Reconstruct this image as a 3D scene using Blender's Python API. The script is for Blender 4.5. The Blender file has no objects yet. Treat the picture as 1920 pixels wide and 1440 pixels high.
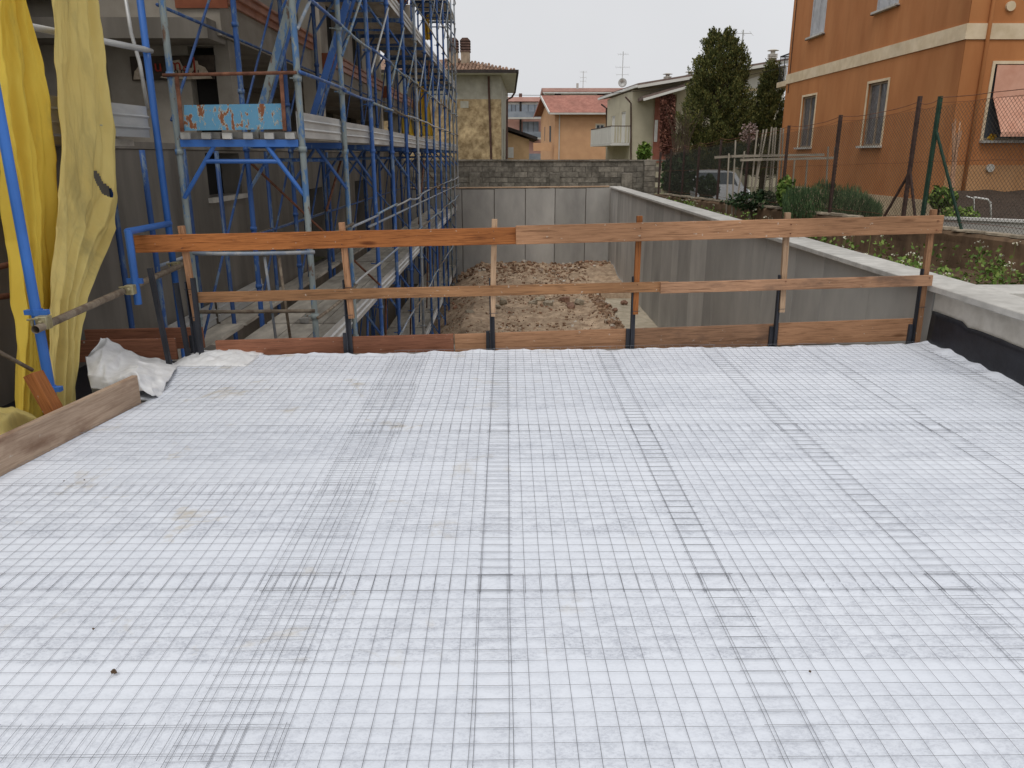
import bpy, bmesh, math, random
from mathutils import Vector, Matrix, noise
random.seed(7)
S = bpy.context.scene
R = math.radians
COL = S.collection

# ---------------------------------------------------------------- camera, sky, sun, exposure
F_PX, PITCH, CAM_H = 1442.0, R(16.6), 1.6
YAW = math.atan(9 / 1442 / math.cos(PITCH))
cd = bpy.data.cameras.new('camera'); cam = bpy.data.objects.new('camera', cd); COL.objects.link(cam)
cd.sensor_width = 36; cd.lens = F_PX / 1920 * 36; cd.clip_start = 0.05; cd.clip_end = 3000
cam.location = (0, 0, CAM_H); cam.rotation_euler = (R(90) - PITCH, 0, -YAW)
S.camera = cam
W = bpy.data.worlds.new('World'); S.world = W; W.use_nodes = True
nt = W.node_tree; nt.nodes.clear()
sky = nt.nodes.new('ShaderNodeTexSky'); sky.sky_type = 'NISHITA'; sky.sun_disc = False
SUN_EL, SUN_AZ = R(58), R(200)
sky.sun_elevation = SUN_EL; sky.sun_rotation = SUN_AZ; sky.dust_density = 6; sky.air_density = 1.5
hs = nt.nodes.new('ShaderNodeHueSaturation'); hs.inputs['Saturation'].default_value = 0.12
sc = nt.nodes.new('ShaderNodeMix'); sc.data_type = 'RGBA'; sc.inputs[0].default_value = 0.86
sc.inputs[7].default_value = (8.1, 8.2, 8.46, 1)
bg = nt.nodes.new('ShaderNodeBackground'); bg.inputs[1].default_value = 0.1
ow = nt.nodes.new('ShaderNodeOutputWorld')
nt.links.new(sky.outputs[0], hs.inputs['Color']); nt.links.new(hs.outputs[0], sc.inputs[6])
ctc = nt.nodes.new('ShaderNodeTexCoord'); cn = nt.nodes.new('ShaderNodeTexNoise'); cn.inputs['Scale'].default_value = 2.2; cn.inputs['Detail'].default_value = 5
crp = nt.nodes.new('ShaderNodeMapRange'); crp.inputs[1].default_value = .3; crp.inputs[2].default_value = .7; crp.inputs[3].default_value = .95; crp.inputs[4].default_value = 1.05
cml = nt.nodes.new('ShaderNodeVectorMath'); cml.operation = 'SCALE'
nt.links.new(ctc.outputs['Generated'], cn.inputs['Vector']); nt.links.new(cn.outputs[0], crp.inputs[0]); nt.links.new(sc.outputs[2], cml.inputs[0]); nt.links.new(crp.outputs[0], cml.inputs['Scale'])
nt.links.new(cml.outputs[0], bg.inputs[0]); nt.links.new(bg.outputs[0], ow.inputs[0])
sl = bpy.data.lights.new('sun', 'SUN'); sl.energy = 0.9; sl.angle = R(25); sl.color = (1, .97, .93)
so = bpy.data.objects.new('sun', sl); COL.objects.link(so)
so.rotation_euler = (R(90) - SUN_EL, 0, R(180) - SUN_AZ); so.location = (0, -10, 30)
S.view_settings.view_transform = 'Standard'; S.view_settings.look = 'None'
S.view_settings.exposure = 0.0; S.view_settings.gamma = 1
S.render.engine = 'CYCLES'; S.cycles.max_bounces = 6; S.cycles.diffuse_bounces = 3; S.cycles.glossy_bounces = 2; S.cycles.transmission_bounces = 2; S.cycles.transparent_max_bounces = 6

# ---------------------------------------------------------------- pixel to world helpers (photo is 1920 x 1440)
_c, _s = math.cos(PITCH), math.sin(PITCH)
def ray(x, y):
    u = (x - 960) / F_PX; v = (720 - y) / F_PX
    dx, dy, dz = u, _c + v * _s, -_s + v * _c
    return Vector((dx * math.cos(YAW) + dy * math.sin(YAW), dy * math.cos(YAW) - dx * math.sin(YAW), dz))
def at(x, y, Y): d = ray(x, y); return Vector((0, 0, CAM_H)) + d * (Y / d.y)
def atX(x, y, X): d = ray(x, y); return Vector((0, 0, CAM_H)) + d * (X / d.x)
def atZ(x, y, z): d = ray(x, y); return Vector((0, 0, CAM_H)) + d * ((z - CAM_H) / d.z)
def rnd(a, b): return random.uniform(a, b)

# ---------------------------------------------------------------- materials
def C(r, g, b, k=1.0):
    def l(c):
        c /= 255
        return (c / 12.92 if c <= .04045 else ((c + .055) / 1.055) ** 2.4) * k
    return (l(r), l(g), l(b), 1)
def ramp(n, stops, interp='LINEAR'):
    e = n.color_ramp.elements; n.color_ramp.interpolation = interp
    while len(e) > 1: e.remove(e[-1])
    e[0].position, e[0].color = stops[0]
    for p, c in stops[1:]:
        x = e.new(p); x.color = c
class NT:
    def __init__(s, name):
        s.m = bpy.data.materials.new(name); s.m.use_nodes = True; s.t = s.m.node_tree
        s.b = s.t.nodes['Principled BSDF']
        s.tc = s.n('ShaderNodeTexCoord'); s.oi = s.n('ShaderNodeObjectInfo')
        vm = s.n('ShaderNodeVectorMath', operation='SCALE'); vm.inputs[0].default_value = (31, 17, 23)
        s.l(s.oi.outputs['Random'], vm.inputs['Scale'])
        ad = s.n('ShaderNodeVectorMath', operation='ADD')
        s.l(s.tc.outputs['Object'], ad.inputs[0]); s.l(vm.outputs[0], ad.inputs[1])
        s.co = ad.outputs[0]
    def n(s, t, **k):
        x = s.t.nodes.new(t)
        for a, b in k.items(): setattr(x, a, b)
        return x
    def l(s, a, b): s.t.links.new(a, b)
    def noise(s, scale, stretch=(1, 1, 1), detail=5, rough=.55, dist=0, co=None):
        mp = s.n('ShaderNodeMapping'); mp.inputs['Scale'].default_value = stretch
        s.l(co or s.co, mp.inputs[0])
        x = s.n('ShaderNodeTexNoise'); x.inputs['Scale'].default_value = scale
        x.inputs['Detail'].default_value = detail; x.inputs['Roughness'].default_value = rough
        x.inputs['Distortion'].default_value = dist
        s.l(mp.outputs[0], x.inputs['Vector']); return x.outputs[0]
    def ramp(s, fac, stops, interp='LINEAR'):
        r = s.n('ShaderNodeValToRGB'); ramp(r, stops, interp); s.l(fac, r.inputs[0]); return r.outputs[0]
    def mix(s, fac, a, b, bt='MIX'):
        x = s.n('ShaderNodeMix', data_type='RGBA', blend_type=bt)
        for v, i in ((fac, 0), (a, 6), (b, 7)):
            if hasattr(v, 'links'): s.l(v, x.inputs[i])
            else: x.inputs[i].default_value = v
        return x.outputs[2]
    def vary(s, col, amt):
        h = s.n('ShaderNodeHueSaturation'); m = s.n('ShaderNodeMapRange')
        m.inputs[3].default_value = 1 - amt; m.inputs[4].default_value = 1 + amt
        s.l(s.oi.outputs['Random'], m.inputs[0]); s.l(m.outputs[0], h.inputs['Value']); s.l(col, h.inputs['Color'])
        return h.outputs[0]
    def bump(s, h, strength, dist=.01):
        b = s.n('ShaderNodeBump'); b.inputs['Strength'].default_value = strength; b.inputs['Distance'].default_value = dist
        s.l(h, b.inputs['Height']); s.l(b.outputs[0], s.b.inputs['Normal'])
    def done(s, col, rough=.8, metal=0, spec=.3):
        if hasattr(col, 'links'): s.l(col, s.b.inputs['Base Color'])
        else: s.b.inputs['Base Color'].default_value = col
        s.b.inputs['Roughness'].default_value = rough; s.b.inputs['Metallic'].default_value = metal
        s.b.inputs['Specular IOR Level'].default_value = spec
        return s.m
def mat(name, a, b, scale=6, stretch=(1, 1, 1), rough=.85, bump=.3, bd=.01, metal=0, var=.08, stain=.25, spec=.3, lo=.35, hi=.65):
    t = NT(name)
    n1 = t.noise(scale, stretch, 8, .6); col = t.ramp(n1, [(lo, a), (hi, b)])
    if stain:
        n2 = t.noise(scale * .18 + .25, stretch, 4, .6)
        col = t.mix(1.0, col, t.ramp(n2, [(.3, (1 - stain, 1 - stain, 1 - stain, 1)), (.65, (1, 1, 1, 1))]), 'MULTIPLY')
    if var: col = t.vary(col, var)
    if bump: t.bump(t.noise(scale * 5, stretch, 6, .6), bump, bd)
    return t.done(col, rough, metal, spec)
def wood(name, dark, light, knots=.5, rough=.75, dirt=None):
    t = NT(name)
    g = t.noise(3.2, (1.1, 16, 22), 7, .62, 1.2)
    col = t.ramp(g, [(.28, dark), (.52, light), (.75, tuple(min(1, c * 1.18) for c in light[:3]) + (1,))])
    fine = t.noise(9, (1.5, 60, 60), 4, .7)
    col = t.mix(.35, col, t.mix(1.0, col, t.ramp(fine, [(.3, (.45, .4, .35, 1)), (.6, (1, 1, 1, 1))]), 'MULTIPLY'))
    if knots:
        mp = t.n('ShaderNodeMapping'); mp.inputs['Scale'].default_value = (1.6, 6, 6); t.l(t.co, mp.inputs[0])
        v = t.n('ShaderNodeTexVoronoi'); v.inputs['Scale'].default_value = 1.1; t.l(mp.outputs[0], v.inputs['Vector'])
        k = t.ramp(v.outputs['Distance'], [(.0, (.16, .1, .07, 1)), (.07, (.3, .2, .14, 1)), (.15, (1, 1, 1, 1))])
        col = t.mix(knots, col, t.mix(1.0, col, k, 'MULTIPLY'))
    if dirt:
        n2 = t.noise(2.6, (1, 2.5, 2.5), 5, .6)
        col = t.mix(t.ramp(n2, [(.5, (0, 0, 0, 1)), (.68, (1, 1, 1, 1))]), col, dirt)
    spl = t.noise(26, (1, 1.4, 1.4), 3, .5)
    col = t.mix(t.ramp(spl, [(.70, (0, 0, 0, 1)), (.73, (.7, .7, .7, 1))]), col, C(196, 186, 172))
    big = t.noise(.9, (1, 1.5, 1.5), 3, .5)
    col = t.mix(1.0, col, t.ramp(big, [(.3, (.62, .6, .58, 1)), (.62, (1, 1, 1, 1))]), 'MULTIPLY')
    col = t.vary(col, .13)
    t.bump(g, .35, .004)
    return t.done(col, rough, 0, .25)
def paint(name, base, worn, rust, t1=.56, t2=.64, rough=.55, scale=9):
    t = NT(name)
    n1 = t.noise(scale, (1, 1, .35), 8, .68)
    col = t.ramp(n1, [(.0, base), (t1 - .03, base), (t1, worn), (t2, worn), (t2 + .03, rust)])
    n2 = t.noise(1.6, (1, 1, 1), 4, .6)
    col = t.mix(1.0, col, t.ramp(n2, [(.3, (.6, .6, .62, 1)), (.7, (1.05, 1.05, 1.05, 1))]), 'MULTIPLY')
    col = t.vary(col, .16)
    t.bump(n1, .25, .003)
    return t.done(col, rough, 0, .4)
def leafmat(name, stops, rough=.7):
    t = NT(name)
    g = t.n('ShaderNodeNewGeometry')
    col = t.ramp(g.outputs['Random Per Island'], stops)
    n = t.noise(1.6, (1, 1, 1), 3)
    col = t.mix(1.0, col, t.ramp(n, [(.3, (.6, .6, .55, 1)), (.7, (1.15, 1.12, 1, 1))]), 'MULTIPLY')
    m = t.done(col, rough, 0, .2)
    return m

M = {}
M['conc'] = mat('concrete_grey', C(172, 169, 164), C(192, 189, 182), 1.8, (1, 1, .45), .9, .3, .006, stain=.2, var=.14)
M['conc_dark'] = mat('concrete_raw_dark', C(124, 118, 109), C(150, 143, 133), 2.5, (1, 1, .2), .9, .25, .008, stain=.35, var=.05)
M['conc_light'] = mat('concrete_light', C(186, 180, 169), C(212, 207, 197), 5, (1, 1, 1), .9, .25, .004, stain=.2, var=.04)
M['cap'] = mat('coping_concrete', C(186, 183, 176), C(208, 205, 198), 7, (1, 1, 1), .85, .3, .004, stain=.24, var=.06)
M['soffit'] = mat('plaster_grey', C(150, 142, 130), C(174, 166, 154), 2.2, (1, 1, 1), .9, .15, .006, stain=.3)
M['column'] = mat('plaster_pale', C(178, 168, 152), C(198, 189, 174), 3, (1, 1, .4), .9, .15, .005, stain=.2)
M['copper'] = mat('copper_flashing', C(172, 108, 80), C(214, 152, 118), 2.5, (1, 1, 1), .35, .1, .004, metal=.35, stain=.3, spec=.5)
M['brown_board'] = mat('brown_formwork', C(120, 66, 44), C(146, 86, 60), 4, (1, 1, 1), .7, .2, .004)
M['block'] = mat('concrete_block', C(118, 112, 102), C(158, 151, 139), 7, (1, 1, 1), .95, .5, .012, stain=.45, var=.2)
M['mortar'] = mat('mortar', C(92, 88, 80), C(116, 111, 102), 8, (1, 1, 1), .95, .4, .01)
M['black_mem'] = mat('bitumen_membrane', C(27, 28, 34), C(40, 42, 50), 5, (1, 1, 1), .5, .4, .006, stain=.3, spec=.4)
M['galv'] = mat('galvanised_steel', C(180, 180, 178), C(212, 211, 207), 6, (1, .25, 1), .5, .1, .002, metal=.35, stain=.25, var=.12, spec=.4)
M['deck'] = mat('dusty_steel_deck', C(162, 155, 143), C(200, 192, 178), 9, (1, .3, 1), .8, .2, .004, metal=.1, stain=.35, var=.14)
M['rust'] = mat('rusty_steel', C(98, 62, 48), C(140, 96, 74), 14, (1, 1, 1), .85, .4, .003, stain=.35, var=.12)
M['rust_grey'] = mat('weathered_tube', C(108, 92, 78), C(150, 138, 120), 16, (1, 1, 1), .8, .4, .003, stain=.4, var=.12)
M['steel_black'] = mat('black_steel', C(38, 40, 46), C(60, 62, 70), 10, (1, 1, .3), .6, .2, .002, stain=.3, spec=.4)
M['zinc'] = mat('zinc_coupler', C(150, 138, 100), C(190, 182, 150), 20, (1, 1, 1), .5, .3, .002, metal=.4)
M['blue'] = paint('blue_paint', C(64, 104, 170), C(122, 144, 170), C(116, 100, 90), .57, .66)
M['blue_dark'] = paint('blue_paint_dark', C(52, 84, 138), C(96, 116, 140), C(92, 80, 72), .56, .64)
M['blue_bright'] = paint('blue_paint_bright', C(66, 120, 200), C(150, 178, 208), C(110, 90, 78), .68, .76, .45)
M['blue_pale'] = paint('blue_paint_worn', C(92, 132, 178), C(150, 160, 158), C(120, 96, 80), .48, .60)
M['galv_blue'] = paint('pale_tube', C(150, 162, 176), C(176, 178, 178), C(140, 118, 100), .52, .66)
M['wood_orange'] = wood('wood_orange', C(112, 62, 32), C(180, 114, 64), .8)
M['wood_mid'] = wood('wood_mid', C(124, 88, 62), C(180, 136, 102), .6)
M['wood_mid2'] = wood('wood_midrail', C(104, 74, 50), C(162, 120, 84), .8)
M['wood_pale'] = wood('wood_pale', C(172, 136, 106), C(212, 180, 148), .3)
M['wood_brown'] = wood('wood_brown', C(112, 82, 62), C(176, 136, 106), .9, dirt=C(120, 94, 77))
M['wood_red'] = wood('wood_redbrown', C(112, 72, 54), C(154, 104, 80), .3)
M['wood_dirty'] = wood('wood_dirty', C(160, 134, 112), C(190, 166, 144), .1, dirt=C(140, 112, 92))
M['wood_grey'] = wood('wood_grey', C(120, 110, 98), C(164, 154, 138), .3)
M['dirt'] = mat('dirt', C(162, 137, 113), C(212, 186, 157), 5, (1, 1, 1), .95, .8, .03, stain=.35, var=0)
M['sand'] = mat('sandy_footing', C(176, 164, 142), C(204, 192, 170), 5, (1, 1, 1), .95, .5, .01, stain=.2)
M['soil'] = mat('soil', C(84, 66, 50), C(120, 98, 76), 9, (1, 1, 1), .95, .7, .02)
M['ground'] = mat('ground_grass_dirt', C(92, 96, 66), C(132, 124, 96), 3, (1, 1, 1), .95, .5, .03, var=0)
M['brown_wall'] = mat('old_brown_plaster', C(104, 84, 66), C(146, 120, 94), 4, (1, 1, .5), .95, .5, .015, stain=.55, var=.05)
M['stone'] = mat('flat_stone', C(146, 134, 116), C(190, 176, 154), 10, (1, 1, 1), .95, .6, .01, var=.2)
M['glass'] = NT('window_glass').done(C(80, 88, 96), .12, 0, .6)
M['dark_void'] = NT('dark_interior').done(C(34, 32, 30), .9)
M['white'] = mat('white_paint', C(214, 212, 206), C(232, 230, 226), 5, rough=.6, bump=.05, stain=.1, var=.03)

def membrane_mat():
    t = NT('white_membrane'); co = t.tc.outputs['Object']
    fib = t.noise(70, (1, 1.5, 1), 6, .75, .3, co); blot = t.noise(7, (1, 1.7, 1), 7, .75, .3, co)
    big = t.noise(.8, (.7, 1.2, 1), 3, .5, 0, co)
    f1 = t.ramp(fib, [(.40, (1, 1, 1, 1)), (.58, (.25, .25, .25, 1))])
    f2 = t.ramp(blot, [(.40, (.2, .2, .2, 1)), (.58, (1, 1, 1, 1))])
    thin = t.mix(1.0, f1, f2, 'MULTIPLY')
    # doubled strips along X where two rolls overlap read whiter, single layer shows the dark slab
    sx = t.n('ShaderNodeSeparateXYZ'); t.l(co, sx.inputs[0])
    wob = t.noise(.9, (1, .2, 1), 2, .5, 0, co)
    m1 = t.n('ShaderNodeMath', operation='MULTIPLY_ADD'); t.l(wob, m1.inputs[0]); m1.inputs[1].default_value = .10; t.l(sx.outputs[1], m1.inputs[2])
    m2 = t.n('ShaderNodeMath', operation='WRAP'); t.l(m1.outputs[0], m2.inputs[0]); m2.inputs[1].default_value = .86; m2.inputs[2].default_value = 0
    band = t.ramp(m2.outputs[0], [(0, (.3, .3, .3, 1)), (.09, (.3, .3, .3, 1)), (.11, (1, 1, 1, 1)), (.60, (.72, .72, .72, 1)), (.80, (.5, .5, .5, 1)), (.86, (.3, .3, .3, 1))])
    thin = t.mix(1.0, thin, band, 'MULTIPLY')
    col = t.mix(thin, C(238, 242, 249), C(194, 198, 207))
    col = t.mix(1.0, col, t.ramp(big, [(.35, (.935, .94, .95, 1)), (.65, (1, 1, 1, 1))]), 'MULTIPLY')
    st = t.noise(2.3, (1, 1, 1), 5, .7, .4, co)
    lx = t.n('ShaderNodeMapRange'); t.l(sx.outputs[0], lx.inputs[0]); lx.inputs[1].default_value = .3; lx.inputs[2].default_value = -1.4
    stf = t.mix(1.0, t.ramp(st, [(.60, (0, 0, 0, 1)), (.72, (.8, .8, .8, 1))]), lx.outputs[0], 'MULTIPLY')
    col = t.mix(stf, col, C(196, 184, 160))
    b = t.n('ShaderNodeBump'); b.inputs['Strength'].default_value = .12; b.inputs['Distance'].default_value = .002
    t.l(fib, b.inputs['Height']); t.l(b.outputs[0], t.b.inputs['Normal'])
    return t.done(col, .75, 0, .25)
M['membrane'] = membrane_mat()
M['wire'] = mat('mesh_wire', C(118, 120, 126), C(158, 159, 164), 12, rough=.5, bump=0, metal=.2, stain=.2, var=.1)
M['fabric_white'] = mat('white_fleece', C(218, 218, 218), C(236, 236, 236), 12, rough=.9, bump=.3, bd=.004, stain=.1)
def netting(name, a, b):
    t = NT(name)
    n = t.noise(1.3, (1, 1, .5), 5, .6)
    col = t.ramp(n, [(.3, a), (.65, b)])
    dirt = t.noise(2.2, (1, 1.5, .4), 6, .65)
    col = t.mix(t.ramp(dirt, [(.55, (0, 0, 0, 1)), (.8, (.6, .6, .6, 1))]), col, C(146, 132, 92))
    t.bump(t.noise(24, (1, 1, .6), 5, .7, 1.0), .5, .004)
    m = t.done(col, .8, 0, .2)
    t.b.inputs['Subsurface Weight'].default_value = 0
    tr = t.n('ShaderNodeBsdfTranslucent'); t.l(col, tr.inputs[0])
    mx = t.n('ShaderNodeMixShader'); mx.inputs[0].default_value = .35
    out = t.t.nodes['Material Output']
    t.l(t.b.outputs[0], mx.inputs[1]); t.l(tr.outputs[0], mx.inputs[2]); t.l(mx.outputs[0], out.inputs[0])
    return m
M['yellow'] = netting('yellow_sheet', C(240, 204, 72), C(252, 226, 104))
M['yellow_dull'] = netting('yellow_sheet_dusty', C(232, 208, 128), C(246, 228, 152))
def rustboard():
    t = NT('rusted_blue_board')
    n = t.noise(11, (1.5, 1, .6), 9, .66, .3)
    fine = t.noise(34, (1, 1, 1), 5, .7)
    col = t.ramp(n, [(0, C(104, 154, 182)), (.545, C(92, 144, 176)), (.555, C(180, 186, 166)), (.575, C(132, 84, 58)), (.8, C(112, 64, 42))])
    col = t.mix(t.ramp(fine, [(.62, (0, 0, 0, 1)), (.68, (1, 1, 1, 1))]), col, C(126, 116, 92))
    t.bump(n, .4, .004)
    return t.done(col, .6, 0, .3)
M['rustboard'] = rustboard()

# ---------------------------------------------------------------- mesh helpers
class MB:
    def __init__(s): s.v = []; s.f = []
    def add(s, vs, fs):
        o = len(s.v); s.v += [tuple(v) for v in vs]; s.f += [tuple(i + o for i in f) for f in fs]; return s
    def box(s, x0, x1, y0, y1, z0, z1):
        return s.add([(x0, y0, z0), (x1, y0, z0), (x1, y1, z0), (x0, y1, z0), (x0, y0, z1), (x1, y0, z1), (x1, y1, z1), (x0, y1, z1)],
                     [(3, 2, 1, 0), (4, 5, 6, 7), (0, 1, 5, 4), (1, 2, 6, 5), (2, 3, 7, 6), (3, 0, 4, 7)])
    def bar(s, p0, p1, w, h, up=(0, 0, 1)):
        p0, p1 = Vector(p0), Vector(p1); d = (p1 - p0).normalized(); up = Vector(up)
        if abs(d.dot(up)) > .95: up = Vector((0, 1, 0))
        a = d.cross(up).normalized() * w / 2; b = a.cross(d).normalized() * h / 2
        vs = [p + q for p in (p0, p1) for q in (-a - b, a - b, a + b, -a + b)]
        return s.add(vs, [(3, 2, 1, 0), (4, 5, 6, 7), (0, 1, 5, 4), (1, 2, 6, 5), (2, 3, 7, 6), (3, 0, 4, 7)])
    def path(s, pts, r, n=8, cap=True):
        pts = [Vector(p) for p in pts]; rs = r if isinstance(r, (list, tuple)) else [r] * len(pts)
        vs = []; fs = []; ref = None
        for i, p in enumerate(pts):
            d = (pts[min(i + 1, len(pts) - 1)] - pts[max(i - 1, 0)]).normalized()
            if ref is None: ref = Vector((0, 0, 1)) if abs(d.z) < .9 else Vector((1, 0, 0))
            a = d.cross(ref).normalized(); b = a.cross(d).normalized()
            for k in range(n):
                t = 2 * math.pi * k / n; vs.append(p + (a * math.cos(t) + b * math.sin(t)) * rs[i])
        for i in range(len(pts) - 1):
            for k in range(n):
                fs.append((i * n + k, i * n + (k + 1) % n, (i + 1) * n + (k + 1) % n, (i + 1) * n + k))
        if cap: fs += [tuple(range(n))[::-1], tuple(range((len(pts) - 1) * n, len(pts) * n))]
        return s.add(vs, fs)
    def tube(s, p0, p1, r, n=8): return s.path([p0, p1], r, n)
    def prism(s, poly, vec):
        poly = [Vector(p) for p in poly]; vec = Vector(vec); n = len(poly)
        return s.add(poly + [p + vec for p in poly], [tuple(range(n))[::-1], tuple(range(n, 2 * n))] + [(i, (i + 1) % n, n + (i + 1) % n, n + i) for i in range(n)])
    def quad(s, a, b, c, d): return s.add([a, b, c, d], [(0, 1, 2, 3)])
    def grid(s, fn, nu, nv):
        vs = [fn(i / nu, j / nv) for j in range(nv + 1) for i in range(nu + 1)]
        return s.add(vs, [(j * (nu + 1) + i, j * (nu + 1) + i + 1, (j + 1) * (nu + 1) + i + 1, (j + 1) * (nu + 1) + i) for j in range(nv) for i in range(nu)])
    def build(s, name, m, parent=None, smooth=False, solid=0, bevel=0):
        xs = [v[0] for v in s.v]; ys = [v[1] for v in s.v]; zs = [v[2] for v in s.v]
        o = Vector(((min(xs) + max(xs)) / 2, (min(ys) + max(ys)) / 2, min(zs)))
        me = bpy.data.meshes.new(name); me.from_pydata([tuple(Vector(v) - o) for v in s.v], [], s.f); me.update()
        if smooth: me.shade_smooth()
        ob = link(name, me, m, o, parent)
        if solid: q = ob.modifiers.new('solid', 'SOLIDIFY'); q.thickness = solid; q.offset = 0
        if bevel: q = ob.modifiers.new('bevel', 'BEVEL'); q.width = bevel; q.segments = 1
        return ob
def link(name, me, m, loc, parent=None, rot=None):
    ob = bpy.data.objects.new(name, me); COL.objects.link(ob)
    if m is not None and me is not None and not me.materials: me.materials.append(m if not isinstance(m, str) else M[m])
    loc = Vector(loc)
    if rot is not None: ob.rotation_euler = rot
    ob.location = loc
    if parent is not None:
        ob.parent = parent; ob.matrix_parent_inverse = Matrix.Translation(-origin(parent))
    return ob
def origin(o):
    if o.parent is not None: return Vector(o.location)
    return Vector(o.location)
def tag(o, label, cat, group=None, kind=None):
    if label: o['label'] = label
    if cat: o['category'] = cat
    if group: o['group'] = group
    if kind: o['kind'] = kind
    return o
def struct(o): o['kind'] = 'structure'; return o
def thing(name, label, cat, loc, group=None):
    o = bpy.data.objects.new(name, None); COL.objects.link(o); o.location = loc; o.empty_display_size = .2
    return tag(o, label, cat, group)
def plank(name, p0, p1, h, t, m, parent, vert=True, bevel=.004):
    """board with its length on local X, h on local Z, t on local Y"""
    p0, p1 = Vector(p0), Vector(p1); d = p1 - p0; L = d.length; d.normalize()
    up = Vector((0, 0, 1)) if abs(d.z) < .9 else Vector((0, 1, 0))
    y = up.cross(d).normalized(); z = d.cross(y).normalized()
    mb = MB().box(-L / 2, L / 2, -t / 2, t / 2, -h / 2, h / 2)
    me = bpy.data.meshes.new(name); me.from_pydata(mb.v, [], mb.f); me.update()
    mt = Matrix((d, y, z)).transposed().to_euler()
    ob = link(name, me, M[m], (p0 + p1) / 2, parent, mt)
    if bevel: q = ob.modifiers.new('bevel', 'BEVEL'); q.width = bevel; q.segments = 2
    return ob
def facade(mb, O, U, V, w, h, holes, depth):
    """wall rectangle with real openings (u0,u1,v0,v1) and reveals of given depth"""
    O, U, V = Vector(O), Vector(U).normalized(), Vector(V).normalized(); N = U.cross(V)
    us = sorted({0, w} | {x for a in holes for x in a[:2]}); vs = sorted({0, h} | {x for a in holes for x in a[2:4]})
    P = lambda u, v, d=0: O + U * u + V * v - N * d
    for i in range(len(us) - 1):
        for j in range(len(vs) - 1):
            cu, cv = (us[i] + us[i + 1]) / 2, (vs[j] + vs[j + 1]) / 2
            if any(a[0] < cu < a[1] and a[2] < cv < a[3] for a in holes): continue
            mb.quad(P(us[i], vs[j]), P(us[i + 1], vs[j]), P(us[i + 1], vs[j + 1]), P(us[i], vs[j + 1]))
    for a, b, c, d in [x[:4] for x in holes]:
        for (q, r) in (((a, c), (b, c)), ((b, c), (b, d)), ((b, d), (a, d)), ((a, d), (a, c))):
            mb.quad(P(*q, depth), P(*r, depth), P(*r), P(*q))
    return mb
def facadeX(mb, X, y0, y1, z0, z1, holes, depth):
    return facade(mb, (X, y0, z0), (0, 1, 0), (0, 0, 1), y1 - y0, z1 - z0, [(a - y0, b - y0, c - z0, d - z0) for a, b, c, d in holes], depth)
def window(parent, O, U, V, hole, depth, frame_m, pane_m, mull=1, fw=.05, sill=None, surround=None, name='window', transom=0):
    O, U, V = Vector(O), Vector(U).normalized(), Vector(V).normalized(); N = U.cross(V)
    a, b, c, d = hole[:4]; P = lambda u, v, k=0: O + U * u + V * v + N * k
    mb = MB(); k = -depth + .04
    for p, q in ((P(a, c + fw / 2, k), P(b, c + fw / 2, k)), (P(a, d - fw / 2, k), P(b, d - fw / 2, k))): mb.bar(p, q, .05, fw, V)
    for u in [a + fw / 2, b - fw / 2] + [a + (b - a) * i / (mull + 1) for i in range(1, mull + 1)]:
        mb.bar(P(u, c + fw, k), P(u, d - fw, k), fw, .046, N)
    if transom: mb.bar(P(a + fw, c + (d - c) * transom, k), P(b - fw, c + (d - c) * transom, k), .04, fw, V)
    w = mb.build(name, M[frame_m] if isinstance(frame_m, str) else frame_m, parent)
    pn = MB().quad(P(a, c, -depth + .02), P(b, c, -depth + .02), P(b, d, -depth + .02), P(a, d, -depth + .02)).build('pane', M[pane_m], w)
    if sill: MB().bar(P(a - .08, c - .03, .04), P(b + .08, c - .03, .04), .2, .06, V).build('sill', M[sill], w)
    if surround:
        s = MB(); g = .07
        for p, q in ((P(a - g, d + g / 2, .01), P(b + g, d + g / 2, .01)),): s.bar(p, q, .03, g, V)
        for u in (a - g / 2, b + g / 2): s.bar(P(u, c, .01), P(u, d, .01), g, .028, N)
        s.build('surround', M[surround], w)
    return w
def leafquad(mb, p, s, asp=1.8, up=.3):
    d = Vector((rnd(-1, 1), rnd(-1, 1), rnd(-1, 1) + up)).normalized()
    q = d.cross(Vector((rnd(-1, 1), rnd(-1, 1), rnd(-1, 1)))).normalized()
    a = d * s * asp / 2; b = q * s / 2
    mb.add([p - a, p + b, p + a, p - b], [(0, 1, 2, 3)])
ORD = ['first', 'second', 'third', 'fourth', 'fifth', 'sixth', 'seventh', 'eighth', 'ninth', 'tenth', 'eleventh', 'twelfth']

# ================================================================ SETTING
# ground sheet with the pit cut out, reaching the horizon
g = MB(); G0 = -.35
for (x0, x1, y0, y1) in ((-1500, -3.62, -1500, 1500), (4.06, 1500, -1500, 1500), (-3.62, 4.06, 28.9, 1500), (-3.62, 4.06, -1500, -8)):
    g.quad((x0, y0, G0), (x1, y0, G0), (x1, y1, G0), (x0, y1, G0))
struct(g.build('ground', M['ground']))
# concrete slab
struct(MB().box(-2.62, 3.72, -8, 6.62, -.35, -.008).build('slab', M['conc_dark']))
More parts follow.
